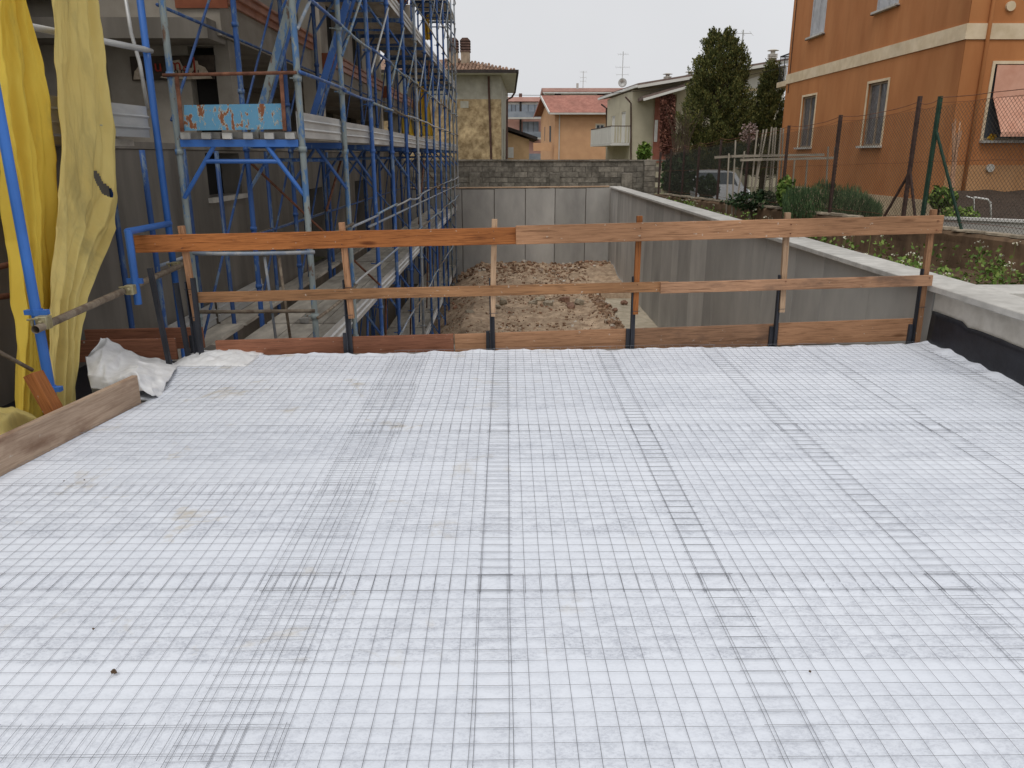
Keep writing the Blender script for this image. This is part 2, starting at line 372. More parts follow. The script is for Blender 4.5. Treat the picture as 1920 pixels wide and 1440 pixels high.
# membrane laid on the slab: one sheet with gentle waviness, ragged far edge and ripples near the edges
GA, GB = Vector((-2.62, 6.16, 0)), Vector((3.70, 6.57, 0))
def edgeY(x): return GA.y + (x - GA.x) / (GB.x - GA.x) * (GB.y - GA.y)
def memb(u, v):
    x0 = -2.8; x = x0 + u * (3.70 - x0)
    ye = edgeY(x) - .01 + .022 * noise.noise((x * 2.1, 0, 3)) + .014 * noise.noise((x * 7, 4, 0))
    vv = 1 - (1 - v) ** 1.6
    y = -7.5 + (ye + 7.5) * vv
    z = .004 + .0025 * noise.noise((x * 1.1, y * 1.4, 0))
    e = max(0, 1 - (ye - y) / .2)
    if e > 0: z += e * e * (.008 + .018 * noise.noise((x * 1.1, 1.7, 0)) + .014 * noise.noise((x * 6, 3, 0)) + .012 * noise.noise((x * 17, y * 9, 0)))
    e2 = max(0, 1 - (3.70 - x) / .16)
    if e2 > 0: z += e2 * (.022 + .025 * noise.noise((7, y * 2.2, 0)) + .02 * noise.noise((3, y * 7, 0)))
    lx = -2.62 + .18 / 1.25 * (y - 3.69)
    if x < lx and y < 5.0: x = lx - .004
    if y >= 5.0 and x < -2.62: x = -2.62 + .04 * noise.noise((y * 3, 0, 0))
    for (ry, xa, xb, amp) in ((2.61, .55, 1.9, .014), (2.66, -1.0, .1, .004), (4.40, -.3, 2.2, .004)):
        if xa < x < xb:
            dd = (y - ry - .05 * (x - xa) * .2) / .035
            z += amp * math.exp(-dd * dd) * math.sin(math.pi * (x - xa) / (xb - xa))
    return (x, y, z)
mo = MB().grid(memb, 190, 300).build('membrane_floor', M['membrane'], smooth=True)
struct(mo)

# black bitumen ground left of the slab
def blk(u, v):
    x, y = -3.62 + u * 1.0, -8 + v * 14.5
    return (x, y, -.12 + .02 * noise.noise((x * 3, y * 2, 0)))
struct(MB().grid(blk, 14, 120).build('bitumen_ground', M['black_mem'], smooth=True))

# dirt in the pit
def dirtz(x, y):
    z = -2.36 + .10 * noise.noise((x * .7, y * .5, 1)) + .07 * noise.noise((x * 2.1, y * 1.9, 2)) + .05 * noise.noise((x * 5.5, y * 5, 3)) + .03 * noise.noise((x * 12, y * 11, 5))
    k = max(0, (-.95 + .2 * noise.noise((0, y * .4, 7)) - x) / 1.1)
    z -= k * 1.0 * (1 - .45 * min(1, max(0, (y - 18) / 9)))
    z += .16 * max(0, 1 - abs(y - 28) / 1.5) + .28 * max(0, 1 - math.hypot(x - 3.4, y - 26.9) / 1.6)
    edge = 2.72 + .12 * noise.noise((0, y * 1.3, 9)) + .05 * noise.noise((0, y * 5, 9))
    if y < 22.5:
        t = max(0, min(1, (x - edge) / .22)); z = z * (1 - t) + (-2.75) * t
        z += .14 * math.exp(-((x - edge + .25) / .25) ** 2)
    return z
def dirt(u, v):
    x, y = -3.6 + u * 7.3, 6.3 + v * 22.4
    return (x, y, dirtz(x, y))
struct(MB().grid(dirt, 110, 330).build('dirt_ground', M['dirt'], smooth=True))
struct(MB().grid(lambda u, v: (2.6 + u * 1.12, 6.3 + v * 17, -2.47 + .015 * noise.noise((u * 5, v * 30, 0))), 8, 120).build('sandy_strip', M['sand'], smooth=True))
# rubble
def chunk(mb, p, s):
    vs = []
    for k in range(8):
        q = Vector(((k & 1) - .5, ((k >> 1) & 1) - .5, (k >> 2) - .5)); q = Vector((q.x * rnd(.6, 1.3), q.y * rnd(.6, 1.3), q.z * rnd(.4, 1)))
        vs.append(q * s)
    rot = Matrix.Rotation(rnd(0, 6.3), 3, 'Z') @ Matrix.Rotation(rnd(-.5, .5), 3, 'X')
    mb.add([p + rot @ q for q in vs], [(2, 3, 1, 0), (4, 5, 7, 6), (0, 1, 5, 4), (1, 3, 7, 5), (3, 2, 6, 7), (2, 0, 4, 6)])
rub = MB()
for i in range(5200):
    x, y = rnd(-1.9, 2.8), 8 + 20.3 * random.random()
    if noise.noise((x * .9, y * .6, 4)) < -.15 and random.random() < .75: continue
    s = .016 + .05 * random.random() ** 3
    chunk(rub, Vector((x, y, dirtz(x, y) + s * .2)), s * (1 + .4 * (y > 22)))
for i in range(500):
    y = rnd(13, 22); x = 2.62 + rnd(-.25, .18); s = .03 + .08 * random.random() ** 2
    chunk(rub, Vector((x, y, dirtz(x, y) + s * .2)), s)
for i in range(500):
    x, y = rnd(-1.7, 3.6), rnd(26.6, 28.4); s = .03 + .09 * random.random() ** 2
    chunk(rub, Vector((x, y, dirtz(x, y) + s * .2)), s)
def rubmat():
    t = NT('rubble'); g2 = t.n('ShaderNodeNewGeometry')
    col = t.ramp(g2.outputs['Random Per Island'], [(0, C(104, 80, 62)), (.35, C(142, 114, 91)), (.65, C(168, 140, 114)), (.86, C(154, 114, 91)), (.94, C(192, 178, 160)), (1, C(208, 200, 188))])
    t.bump(t.noise(30), .4, .01); return t.done(col, .95)
M['rubble'] = rubmat()
tag(rub.build('rubble', M['rubble']), 'scattered brown rubble and broken brick over the dirt pit', 'rubble', kind='stuff')
M['brick_dusty'] = mat('dusty_brick', C(128, 96, 80), C(166, 132, 112), 12, bump=.5)
pale = [(945 + 8 * 0, 568), (1000, 570), (1028, 570), (1083, 569), (1060, 566), (1012, 563), (1072, 575), (1170, 562), (1152, 576), (880, 585), (935, 578)]
words = ['pale broken stone lying left of the middle guardrail post gap', 'pale broken stone in the rubble row, left one of the pair', 'pale broken stone in the rubble row, right one of the pair',
         'largest pale stone at the right end of the rubble row', 'dark reddish stone beside the largest pale stone', 'small pale stone behind the rubble row', 'small reddish stone in front of the rubble row',
         'red brick fragment lying near the foot of the right wall', 'brown brick fragment lying on the sandy strip', 'pale stone on the dirt beside the scaffold', 'pale chip on the dirt right of the second guardrail post']
for i, (px, py) in enumerate(pale):
    p = atZ(px, py, -2.33); p.z = dirtz(p.x, p.y) if p.x < 2.7 else -2.45
    m = MB()
    for k in range(3): chunk(m, p + Vector((rnd(-.06, .06), rnd(-.06, .06), .05)), rnd(.14, .22) * (.7 if i > 6 else 1))
    mm = M['stone'] if i not in (4, 6, 7, 8) else M['brick_dusty']
    tag(m.build('stone' if i not in (7, 8) else 'brick_fragment', mm, bevel=.02), words[i], 'stone' if i not in (7, 8) else 'brick', 'larger stones in the pit rubble')

# ---------------------------------------------------------------- pit walls (panels are parts)
WX = 3.72
rw = thing('retaining_wall', 'grey concrete retaining wall with pale coping along the right of the pit', 'wall', (3.9, 15, -2.6))
MB().box(WX + .03, 4.03, 6.62, 28.6, -3, .465).build('core', M['conc_dark'], rw)
y = 6.62
while y < 28.4:
    w = random.choice((.6, .9, 1.2, 1.2)); y1 = min(y + w, 28.48)
    o = MB().box(WX + rnd(-.003, .003), WX + .028, y + .004, y1 - .004, -3, .462).build('panel', M['conc'], rw); y = y1
MB().box(WX, 4.03, -8, 6.6, -.3, .465).build('upstand', M['conc_light'], rw)
y = -8
while y < 28.3:
    y1 = min(y + 3.3, 28.62)
    MB().box(3.655, 4.07, y + .003, y1 - .003, .468, .522).build('coping', M['cap'], rw, bevel=.006); y = y1
MB().box(4.073, 9, 6.2, 6.62, .466, .52).build('coping', M['cap'], rw, bevel=.006)
MB().box(4.073, 9, 6.25, 6.57, -.3, .464).build('cross_wall', M['conc_light'], rw)
fw_ = thing('retaining_wall', 'grey concrete panel wall closing the far end of the pit', 'wall', (1, 28.6, -2.6))
MB().box(-7, WX, 28.56, 28.85, -3.7, .42).build('core', M['conc_dark'], fw_)
xs = [-7, -5.4, -4.1, -2.75] + [at(q, 430, 28.5).x for q in (867, 927, 985, 1040, 1097)] + [WX + .1]
for a, b in zip(xs, xs[1:]):
    MB().box(a + .012, b - .012, 28.5 + rnd(0, .012), 28.555, -3, .40 + .05 * (a + 3) / 6 + rnd(-.012, .012)).build('panel', M['conc'], fw_, bevel=.008)
MB().prism([(-3.6, 28.49, .425), (WX, 28.49, .49), (WX, 28.86, .49), (-3.6, 28.86, .425)], (0, 0, .03)).build('top_board', M['wood_pale'], fw_)
# concrete step at the foot
st = tag(MB().box(2.95, 3.7, 15.4, 16.7, -2.6, -2.36).build('footing_block', M['conc_light'], bevel=.01), 'pale concrete block at the foot of the right pit wall', 'block')
# bitumen strip on the upstand
def bit(u, v):
    yy = -7.8 + v * 14.38; top = .27 + .012 * noise.noise((yy * 2, 0, 0)) + .006 * noise.noise((yy * 9, 0, 0)) + (.03 if yy > 6.1 else 0)
    z = u * top; return (WX - .012 - .012 * (1 - u) + .004 * noise.noise((yy * 3, u * 3, 0)), yy, z)
tag(MB().grid(bit, 6, 160).build('bitumen_strip', M['black_mem'], smooth=True, solid=.006), 'black bitumen membrane strip along the foot of the right upstand', 'membrane')

# ---------------------------------------------------------------- steel mesh sheets
CELL = .06
ZL = [0]
def mesh_sheet(x0, x1, y0, y1, label, group, rot=0, clip=None):
    ZL[0] = (ZL[0] + 1) % 4
    base = .0075 + .0026 * ZL[0]
    mb = MB(); cx, cy = (x0 + x1) / 2, (y0 + y1) / 2; r = .0008; cr, sr = math.cos(rot), math.sin(rot)
    jx, jy = rnd(0, 30), rnd(0, 30)
    def P(x, y, dz):
        dx, dy = x - cx, y - cy
        wx = .007 * noise.noise((x * 1.3 + jx, y * 1.3, 1)) + .0012 * noise.noise((x * 9, y * 9 + jy, 2)); wy = .007 * noise.noise((x * 1.3, y * 1.3 + jy, 5)) + .0012 * noise.noise((x * 9 + jx, y * 9, 6))
        zz = max(0, .004 * noise.noise((x * 2 + jx, y * 2 + jy, 9)))
        Xw, Yw = cx + dx * cr - dy * sr + wx, cy + dx * sr + dy * cr + wy
        if clip: Xw = min(Xw, clip)
        Yw = min(Yw, edgeY(Xw) - .03)
        q = edgeY(Xw) - .03 - Yw
        lift = max(0, 1 - q / .16) ** 2 * .022
        return (Xw, Yw, base + dz + zz + lift)
    nx = int(round((x1 - x0) / CELL)); ny = int(round((y1 - y0) / CELL))
    def pos(a, b, n):
        EC = .112; m = n - 2
        return [a] + [a + EC + (b - a - 2 * EC) * i / (m - 2) for i in range(m - 1)] + [b]
    for x in pos(x0, x1, nx):
        if clip and x > clip: continue
        mb.path([P(x, y0 - .012 + (y1 - y0 + .024) * k / 14, 0) for k in range(15)], r, 4, False)
    for yv in pos(y0, y1, ny):
        if clip and yv > edgeY(x0): continue
        mb.path([P(x0 - .012 + (x1 - x0 + .024) * k / 10, yv, .0025) for k in range(11)], r, 4, False)
    return tag(mb.build('wire_mesh_sheet', M['wire']), label, 'wire mesh', group)
colsX = [(-.93, .010), (-.110, .875), (.755, 1.775), (1.655, 2.665), (2.545, 3.56), (3.44, 4.4)]
rowsY = [(4.335, 6.21), (2.575, 4.455), (.82, 2.69)]
rn = ['the row touching the guardrail', 'the middle row', 'the nearest row']
for ri, (y0, y1) in enumerate(rowsY):
    for ci, (x0, x1) in enumerate(colsX):
        if ri == 2 and ci > 3: continue
        if ri == 1 and ci > 5: continue
        top = y1 + (.06 * (x0 + 2.6) if ri == 0 else 0)
        lab = 'steel wire mesh sheet in %s, %s from the right upstand' % (rn[ri], ORD[len(colsX) - 1 - ci]) if ci < 5 else 'narrow strip of wire mesh against the right upstand in %s' % rn[ri]
        if ri == 2: lab = 'steel wire mesh sheet in %s, %s from the left' % (rn[ri], ORD[ci])
        mesh_sheet(x0 + rnd(-.005, .005), x1 + rnd(-.005, .005), y0 + rnd(-.006, .006), top, lab, 'wire mesh sheets laid lengthwise', rnd(-.004, .004), 3.66 if x1 > 3.6 else None)
lr = [(5.185, 6.12), (4.31, 5.30), (3.455, 4.425), (2.60, 3.57), (1.745, 2.715), (.9, 1.86)]
for i, (y0, y1) in enumerate(lr):
    xl = -2.60 + max(0, .13 * (y0 - 3.6)) * .8 if y0 < 4.9 else -2.58
    mesh_sheet(xl, -.66 + rnd(-.02, .02), y0 + rnd(-.01, .01), y1, 'crosswise wire mesh sheet in the left column, %s from the guardrail' % ORD[i], 'wire mesh sheets laid crosswise at left', rnd(-.004, .004))
for i, (px, py) in enumerate(((217, 1262), (175, 1183), (118, 905), (160, 902), (1520, 1262))):
    p = atZ(px, py, .012); m = MB(); s_ = .011 if i == 0 else .006
    for k in range(3 if i == 0 else 1): chunk(m, p + Vector((rnd(-.006, .006), rnd(-.006, .006), .008)), s_)
    tag(m.build('pebble', M['soil']), ['largest brown clod on the white sheet at lower left', 'small dark pebble above the brown clod at lower left', 'tiny dark pebble near the left plank, left of two',
        'tiny dark pebble near the left plank, right of two', 'tiny dark speck of gravel on the right part of the sheet'][i], 'pebble', 'bits of dirt on the white sheet')

# ================================================================ TIMBER GUARDRAIL
gd = (GB - GA).normalized(); gn = Vector((-gd.y, gd.x, 0))      # gn points away from the camera
def G(x, off, z):
    t = (x - GA.x) / gd.x; p = GA + gd * t + gn * off; return Vector((p.x, p.y, z))
gr = thing('timber_guardrail', 'wooden plank guardrail on steel brackets along the far slab edge', 'guardrail', G(.5, .06, 0))
def ztop(x): return .925 + .105 * (x + 2.95) / 6.6
plank('top_plank', G(-2.93, -.0, ztop(-2.93)), G(.13, .01, ztop(.1) - .004), .135, .026, 'wood_orange', gr)
plank('top_plank', G(.07, -.03, ztop(.06) + .004), G(3.66, -.012, ztop(3.66) + .01), .15, .025, 'wood_mid', gr)
plank('middle_plank', G(-2.5, 0, .495), G(1.36, .005, .538), .085, .026, 'wood_mid2', gr)
plank('middle_plank', G(1.28, -.027, .532), G(3.64, -.02, .568), .092, .026, 'wood_brown', gr)
kx = [(-2.42, -.45, .0, 'wood_red'), (-.44, 1.05, .022, 'wood_mid'), (1.06, 2.36, .045, 'wood_brown'), (2.37, 3.62, .075, 'wood_mid')]
for a, b, z, m in kx:
    plank('toe_plank', G(a, .075, z + .02), G(b, .075, z + .045), .2, .026, m, gr)
for i, x in enumerate((-2.56, -1.31, -.115, 1.085, 2.345, 3.6)):
    lean = rnd(-.02, .02) + (.03 if i == 0 else 0)
    zt = ztop(x) + .075 + .055
    plank('post', G(x + .012 + lean, .035, .30 if i not in (5,) else .0), G(x - lean, .032, zt), .042, .046, ['wood_mid', 'wood_mid', 'wood_pale', 'wood_orange', 'wood_pale', 'wood_mid'][i], gr, bevel=.002)
    sb = MB(); zt2 = .62 if i != 5 else .66
    sb.bar(G(x - .02, .03, -.12), G(x - .028, .03, zt2), .008, .045, gn); sb.bar(G(x - .0, .05, -.12), G(x - .008, .05, zt2), .035, .006, gn)
    sb.bar(G(x - .045, .05, -.02), G(x - .045, .05, .17), .03, .03, gn)
    sb.build('steel_bracket', M['steel_black'], gr)
    tie = MB()
    for z in (.33, .56): tie.bar(G(x - .035, .001, z), G(x + .04, .001, z + .003), .004, .004)
    tie.build('wire_tie', M['steel_black'], gr)
nl = 0
for x in (-2.56, -1.31, -.115, 1.085, 2.345, 3.6):
    for zz in (ztop(x) - .035, ztop(x) + .04, .52 + .012 * (x + 2.5)):
        p = G(x + rnd(-.012, .012), -.046 if x > .06 or zz > .7 else -.02, zz)
        MB().path([tuple(p - gn * .004), tuple(p + gn * .02)], .004, 6).build('nail', M['rust'], gr)
# cluster of spare brackets and boards at the left corner
for i, (px, yb, ht, r_) in enumerate(((318, 690, .78, 0), (352, 672, .62, 0), (377, 672, .66, 0))):
    p = atZ(px, yb, 0); m = MB()
    m.bar(p + Vector((0, 0, -.1)), p + Vector((-.06 + .03 * i, 0, ht)), .024, .008, (0, 1, 0)); m.bar(p + Vector((.016, .015, -.1)), p + Vector((-.044 + .03 * i, .015, ht)), .008, .035, (0, 1, 0))
    tag(m.build('steel_bracket', M['steel_black']), ['leaning black steel bracket, leftmost at the left guardrail corner', 'black steel bracket, middle one at the left guardrail corner', 'black steel bracket next to the first guardrail post'][i], 'bracket', 'spare steel brackets at the left corner')
for i, (x0, x1, y_, z, m) in enumerate(((-3.55, -2.58, 6.35, .10, 'wood_red'), (-3.55, -2.72, 6.12, .06, 'wood_red'))):
    tag(plank('board', (x0, y_, z), (x1, y_ + .05, z + .01), .18, .03, m, None), ['reddish board on edge behind the crumpled white sheet, upper one', 'reddish board on edge behind the crumpled white sheet, lower front one'][i], 'board', 'boards at the left corner')
# left toe plank along the slab
tag(plank('edge_plank', (-2.875, 2.05, .097), (-2.475, 4.93, .097), .2, .042, 'wood_dirty', None, bevel=.006), 'dirty pale plank on edge along the left side of the slab', 'plank')
# leaning wood block and rusty prop tube beside it
pa, pb = atX(62, 700, -2.86), atX(112, 778, -2.72)
tag(plank('wood_block', pa, pb + Vector((0, 0, -.06)), .10, .07, 'wood_orange', None), 'short orange timber block leaning on the left plank', 'timber')
tag(MB().tube(atX(-60, 628, -2.98), pa + Vector((0, 0, .02)), .012, 8).build('prop_tube', M['rust_grey'], smooth=True), 'thin rusty tube ending at the leaning timber block', 'tube')

# ---------------------------------------------------------------- crumpled white sheet end
CR = [[(190, 637, 5.75), (205, 637, 5.8), (232, 655, 5.85), (262, 670, 5.9), (300, 676, 5.95), (335, 688, 5.95)],
      [(170, 660, 5.55), (195, 650, 5.6), (225, 668, 5.6), (262, 682, 5.6), (300, 690, 5.6), (330, 695, 5.7)],
      [(161, 672, 5.4), (190, 682, 5.35), (222, 694, 5.35), (258, 690, 5.3), (290, 700, 5.4), (322, 705, 5.5)],
      [(166, 706, 5.25), (195, 710, 5.2), (225, 704, 5.12), (255, 700, 5.1), (285, 712, 5.2), (312, 718, 5.3)],
      [(172, 730, 5.22), (205, 728, 5.12), (235, 718, 5.08), (262, 714, 5.02), (285, 730, 5.05), (305, 738, 5.15)],
      [(176, 742, 5.3), (206, 742, 5.2), (236, 738, 5.1), (264, 734, 5.0), (286, 742, 5.0), (306, 748, 5.1)]]
CRP = [[at(*q) for q in r] for r in CR]
def crump(u, v):
    a = u * 5; b = v * 5; i = min(int(a), 4); j = min(int(b), 4); f = a - i; h = b - j
    f = f * f * (3 - 2 * f) * .6 + f * .4; h = h * h * (3 - 2 * h) * .6 + h * .4
    p = CRP[j][i].lerp(CRP[j][i + 1], f).lerp(CRP[j + 1][i].lerp(CRP[j + 1][i + 1], f), h)
    rid = .030 * (1 - abs(noise.noise((u * 4.2 + v * 2, v * 3.4 - u, 8)))) ** 3 + .010 * noise.noise((u * 11, v * 9, 2)) - .012
    return (p.x + rid * .3, p.y - rid * .7, max(p.z + rid, -.1))
tag(MB().grid(crump, 56, 56).build('crumpled_sheet', M['fabric_white'], smooth=True, solid=.006), 'crumpled white fleece sheet heaped at the left slab corner', 'sheet')
def crump2(u, v):
    x = -2.66 + u * .62; y_ = 5.85 + v * .5
    e = math.sin(math.pi * u) ** .6 * math.sin(math.pi * min(1, v * 1.0)) ** .6
    return (x, y_ + .03 * noise.noise((u * 5, v * 5, 0)), .004 + e * (.015 + .04 * (1 - abs(noise.noise((u * 7, v * 4, 3)))) ** 2))
tag(MB().grid(crump2, 40, 30).build('sheet_fold', M['fabric_white'], smooth=True, solid=.004), 'small bunched fold of white sheet at the foot of the corner brackets', 'sheet')

# ================================================================ SCAFFOLD
XO, XI = -1.76, -2.83
YK = [6.95 + 1.8 * k for k in range(13)]
DZ = [-2.36, -.33, 1.73, 3.80, 5.95]
scf = thing('scaffold', 'long blue steel frame scaffold along the unfinished house at left', 'scaffold', (-2.3, 17, -3.3))
def bent(p0, p1, amp, n=4):
    p0, p1 = Vector(p0), Vector(p1); o = Vector((rnd(-1, 1), 0, rnd(-1, .4))) * amp
    return [p0.lerp(p1, i / n) + o * math.sin(math.pi * i / n) for i in range(n + 1)]
for k, y_ in enumerate(YK):
    for side, X_ in ((0, XO), (1, XI)):
        mb = MB(); jx = rnd(-.012, .012); jy = rnd(-.02, .02)
        zz = -3.7; top = 7.8
        mb.path([(X_ + jx * (z - 2) / 3, y_ + jy, z) for z in (zz, 0, 3, top)], .028, 10)
        for dz in DZ:
            for c_ in (dz - .09, dz + .5, dz + 1.15):
                c_ += rnd(-.02, .02); mb.path([(X_ + jx * (c_ - 2) / 3, y_ + jy, c_ - .022), (X_ + jx * (c_ - 2) / 3, y_ + jy, c_ + .022)], .038, 8)
                if side == 0: mb.bar((X_, y_, c_), (X_ + rnd(-.1, -.06), y_, c_ + .005), .012, .012)
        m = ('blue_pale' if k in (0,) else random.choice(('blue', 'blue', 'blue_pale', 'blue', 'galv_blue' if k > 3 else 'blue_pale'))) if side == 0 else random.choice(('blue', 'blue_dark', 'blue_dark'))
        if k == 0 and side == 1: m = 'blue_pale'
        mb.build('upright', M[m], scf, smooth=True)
for k, y_ in enumerate(YK):
    for li, dz in enumerate(DZ):
        mb = MB(); zb = dz - .035
        mb.bar((XI + .03, y_, zb), (XO - .03, y_, zb), .045, .06)
        for X_, s_ in ((XO, -1), (XI, 1)):
            mb.path([(X_, y_, zb - .46), (X_ + s_ * .31, y_, zb - .02)], .019, 8)
        mb.tube((XI + .22, y_, zb - .15), (XO - .22, y_, zb - .15), .019, 8)
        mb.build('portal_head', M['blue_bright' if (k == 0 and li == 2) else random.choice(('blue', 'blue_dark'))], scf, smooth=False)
        if k == 0 and li == 2:
            for i in range(6):
                x_ = XI + .09 + i * .178
                MB().box(x_ - .04, x_ + .04, y_ - .05, y_ - .026, dz + .0, dz + .05).build('plank_hook', M['galv'], scf)
for k in range(12):
    ya, yb = YK[k] + .0, YK[k + 1]
    for li, dz in enumerate(DZ):
        if li == 0 and k < 2: continue
        for j, X_ in enumerate((-1.97, -2.30, -2.63)):
            MB().box(X_ - .158, X_ + .158, ya + .035, yb - .035, dz + rnd(0, .006), dz + .055 + rnd(0, .006)).build('deck_plank', M['deck'], scf)
        # ribbed toe board
        zt = dz + rnd(0, .012); xx = XO - .045; h = .215; prof = [(0, 0), (.012, .0), (.012, .055), (.03, .07), (.012, .085), (.012, .13), (.03, .145), (.012, .16), (.012, h), (0, h)]
        MB().prism([(xx + a, ya + .03, zt + b) for a, b in prof], (0, yb - ya - .06, rnd(-.012, .012))).build('toe_board', M['galv'], scf)
        for hh in (.52, 1.17):
            if li == 0 and hh < 1: continue
            m = random.choice(('galv_blue', 'galv_blue', 'rust_grey', 'blue_pale', 'galv')) if li != 2 or k > 2 else random.choice(('blue', 'blue_pale'))
            MB().path(bent((XO + .035, ya - .04, dz + hh + rnd(-.02, .02)), (XO + .035, yb + .04, dz + hh + rnd(-.02, .02)), rnd(.0, .05)), .016, 8).build('guard_rail', M[m], scf, smooth=True)
    for li in (2, 3):
        dz = DZ[li]
        MB().tube((XO + .03, ya, dz + .87), (XO + .03, yb, dz + 1.92), .015, 8).build('diagonal_brace', M[random.choice(('galv_blue', 'galv', 'blue_pale', 'galv_blue'))], scf, smooth=True)
    for li in (0, 1, 2):
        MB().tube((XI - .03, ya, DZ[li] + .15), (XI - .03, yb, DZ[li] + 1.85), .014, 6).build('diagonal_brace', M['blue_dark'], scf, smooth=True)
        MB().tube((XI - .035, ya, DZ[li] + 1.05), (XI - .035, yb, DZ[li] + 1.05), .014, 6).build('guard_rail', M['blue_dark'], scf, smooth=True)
    MB().tube((XI - .02, ya, DZ[1] + 1.9), (XO + .02, yb, DZ[1] + .2), .014, 6).build('diagonal_brace', M[random.choice(('rust', 'blue', 'blue'))], scf, smooth=True) if k % 3 == 1 else None
    # small jack tubes and pins between lower levels
    if k > 1: MB().tube((XO - .35, ya + .4, DZ[0] + .1), (XO - .28, ya + .6, DZ[1] - .1), .018, 6).build('prop', M['rust' if k % 2 else 'blue'], scf, smooth=True)
for (a, b, m) in ((atX(640, 298, -2.4), atX(612, 395, -2.4), 'rust'), (atX(795, 300, -1.9), atX(785, 420, -1.9), 'rust'), (atX(692, 425, XO), atX(862, 345, XO), 'galv_blue'), (atX(806, 100, -1.82), atX(803, 150, -1.82), 'rust')):
    MB().tube(a, b, .017, 8).build('loose_tube', M[m], scf, smooth=True)
for (px0, py0, px1, py1, Y_) in ((478, 250, 556, -30, 7.6), (574, 262, 652, 0, 9.5)):     # heavy inclined ladder beams
    MB().bar(at(px0, py0, Y_), at(px1, py1, Y_), .07, .05, (0, 1, 0)).build('ladder_beam', M['blue_pale' if Y_ < 8 else 'blue'], scf)
    MB().bar(at(px0 + 12, py0, Y_ + .3), at(px1 + 12, py1, Y_ + .3), .03, .03, (0, 1, 0)).build('ladder_beam', M['blue'], scf)
# stop-end guard with the rusted blue board
MB().prism([at(345, 197, 6.88), at(345, 245, 6.88), at(530, 242, 6.88), at(530, 194, 6.88)], (0, .012, 0)).build('rusted_board', M['rustboard'], scf)
mb = MB(); mb.tube(at(305, 141, 6.86), at(556, 136, 6.86), .014, 8); mb.build('rusty_rail', M['rust'], scf, smooth=True)
for a, b in (((331, 141), (342, 247)), ((527, 137), (534, 245))): MB().bar(at(*a, 6.86), at(*b, 6.86), .03, .016, (0, 1, 0)).build('rusty_stanchion', M['rust'], scf)
# lower end gate: two rails and two stanchions
for yy in (475, 585): MB().path(bent(at(362, yy, 6.8), at(590, yy - 2, 6.8), .01), .017, 8).build('end_rail', M['rust_grey' if yy > 500 else 'galv_blue'], scf, smooth=True)
for xx in (496, 523): MB().tube(at(xx, 482, 6.83), at(xx + 22, 640, 6.83), .013, 8).build('end_stanchion', M['galv_blue' if xx < 510 else 'rust_grey'], scf, smooth=True)
# side bay running towards the camera
E_X, E_Y = -2.99, 6.93
MB().tube((E_X, E_Y, -1.2), (E_X, E_Y, 4.6), .029, 10).build('upright', M['blue_bright'], scf, smooth=True)
mb = MB(); mb.tube((-2.93, 4.74, -.3), (-2.95, 4.74, 4.2), .030, 12)
for z in (.16, .66): mb.path([(-2.93, 4.74, z - .02), (-2.93, 4.74, z + .02)], .036, 10); mb.box(-3.0, -2.86, 4.72, 4.76, z - .015, z + .015)
mb.build('upright', M['blue_bright'], scf, smooth=False)
mb = MB(); mb.tube((E_X + .02, E_Y - .02, 1.02), (-2.83, 5.84, 1.05), .026, 10); mb.tube((-2.83, 5.85, 1.06), (-2.83, 5.85, .5), .028, 10); mb.box(-2.89, -2.77, 5.84, 5.86, .66, .70)
mb.build('hanging_standard', M['blue_bright'], scf)
MB().path([(-2.86, 4.58, .583), (-2.885, 5.8, .62), (-2.93, 7.1, .655)], .025, 12, False).build('rusty_ledger', M['rust_grey'], scf, smooth=True)
for (p, s_) in (((-2.88, 4.69, .6), .05), ((-2.85, 5.78, .62), .045), ((-2.95, 6.86, .65), .045)):
    mb = MB(); x, y, z = p
    mb.box(x - s_ * .5, x + s_ * .9, y - s_ * .6, y + s_ * .8, z - s_ * .7, z + s_ * .9); mb.box(x - s_ * .8, x - s_ * .52, y - s_ * 1.1, y - s_ * .62, z - s_ * .2, z + s_ * .6)
    mb.tube((x - s_ * 1.2, y - s_, z + s_ * .6), (x + s_ * .2, y - s_, z + s_ * .8), .008, 6); mb.tube((x + s_ * .3, y - s_ * 1.1, z + s_ * .3), (x + s_ * .3, y + s_ * .8, z + s_ * .3), .012, 6)
    mb.build('coupler', M['zinc'], scf, bevel=.006)
MB().path([(E_X + .02, 6.98, 2.43), (E_X + .01, 6.85, 2.43), (-3.24, 5.6, 2.43)], [.02, .024, .024], 10).build('guard_rail', M['galv'], scf, smooth=True)
MB().path([at(233, -20, 7.2), at(246, 62, 7.2), at(262, 118, 7.2), at(277, 205, 7.2)], .017, 8).build('bent_tube', M['galv'], scf, smooth=True)
prof = [(0, 0), (.012, .0), (.012, .06), (.03, .075), (.012, .09), (.012, .15), (.03, .165), (.012, .18), (.012, .25), (0, .25)]
MB().prism([(E_X - .16 + a, 5.6, 1.74 + b) for a, b in prof], (.1, 1.3, 0)).build('toe_board', M['galv'], scf)
for X_ in (-3.34, -3.67, -4.0): MB().box(X_ - .158, X_ + .158, 5.6, 6.9, 1.67, 1.725).build('deck_plank', M['deck'], scf)
for (a, b) in (((0, 500), (40, 488)), ((-40, 562), (52, 562))): MB().tube(atX(*a, -3.4), atX(*b, -3.4) + Vector((.0, .5, 0)), .02, 8).build('rusty_tube', M['rust'], scf, smooth=True)
for q in ((-3.35, 6.75), (-3.45, 8.6)): MB().tube((*q, -1), (*q, 1.66), .026, 8).build('upright', M['blue_dark'], scf, smooth=True)
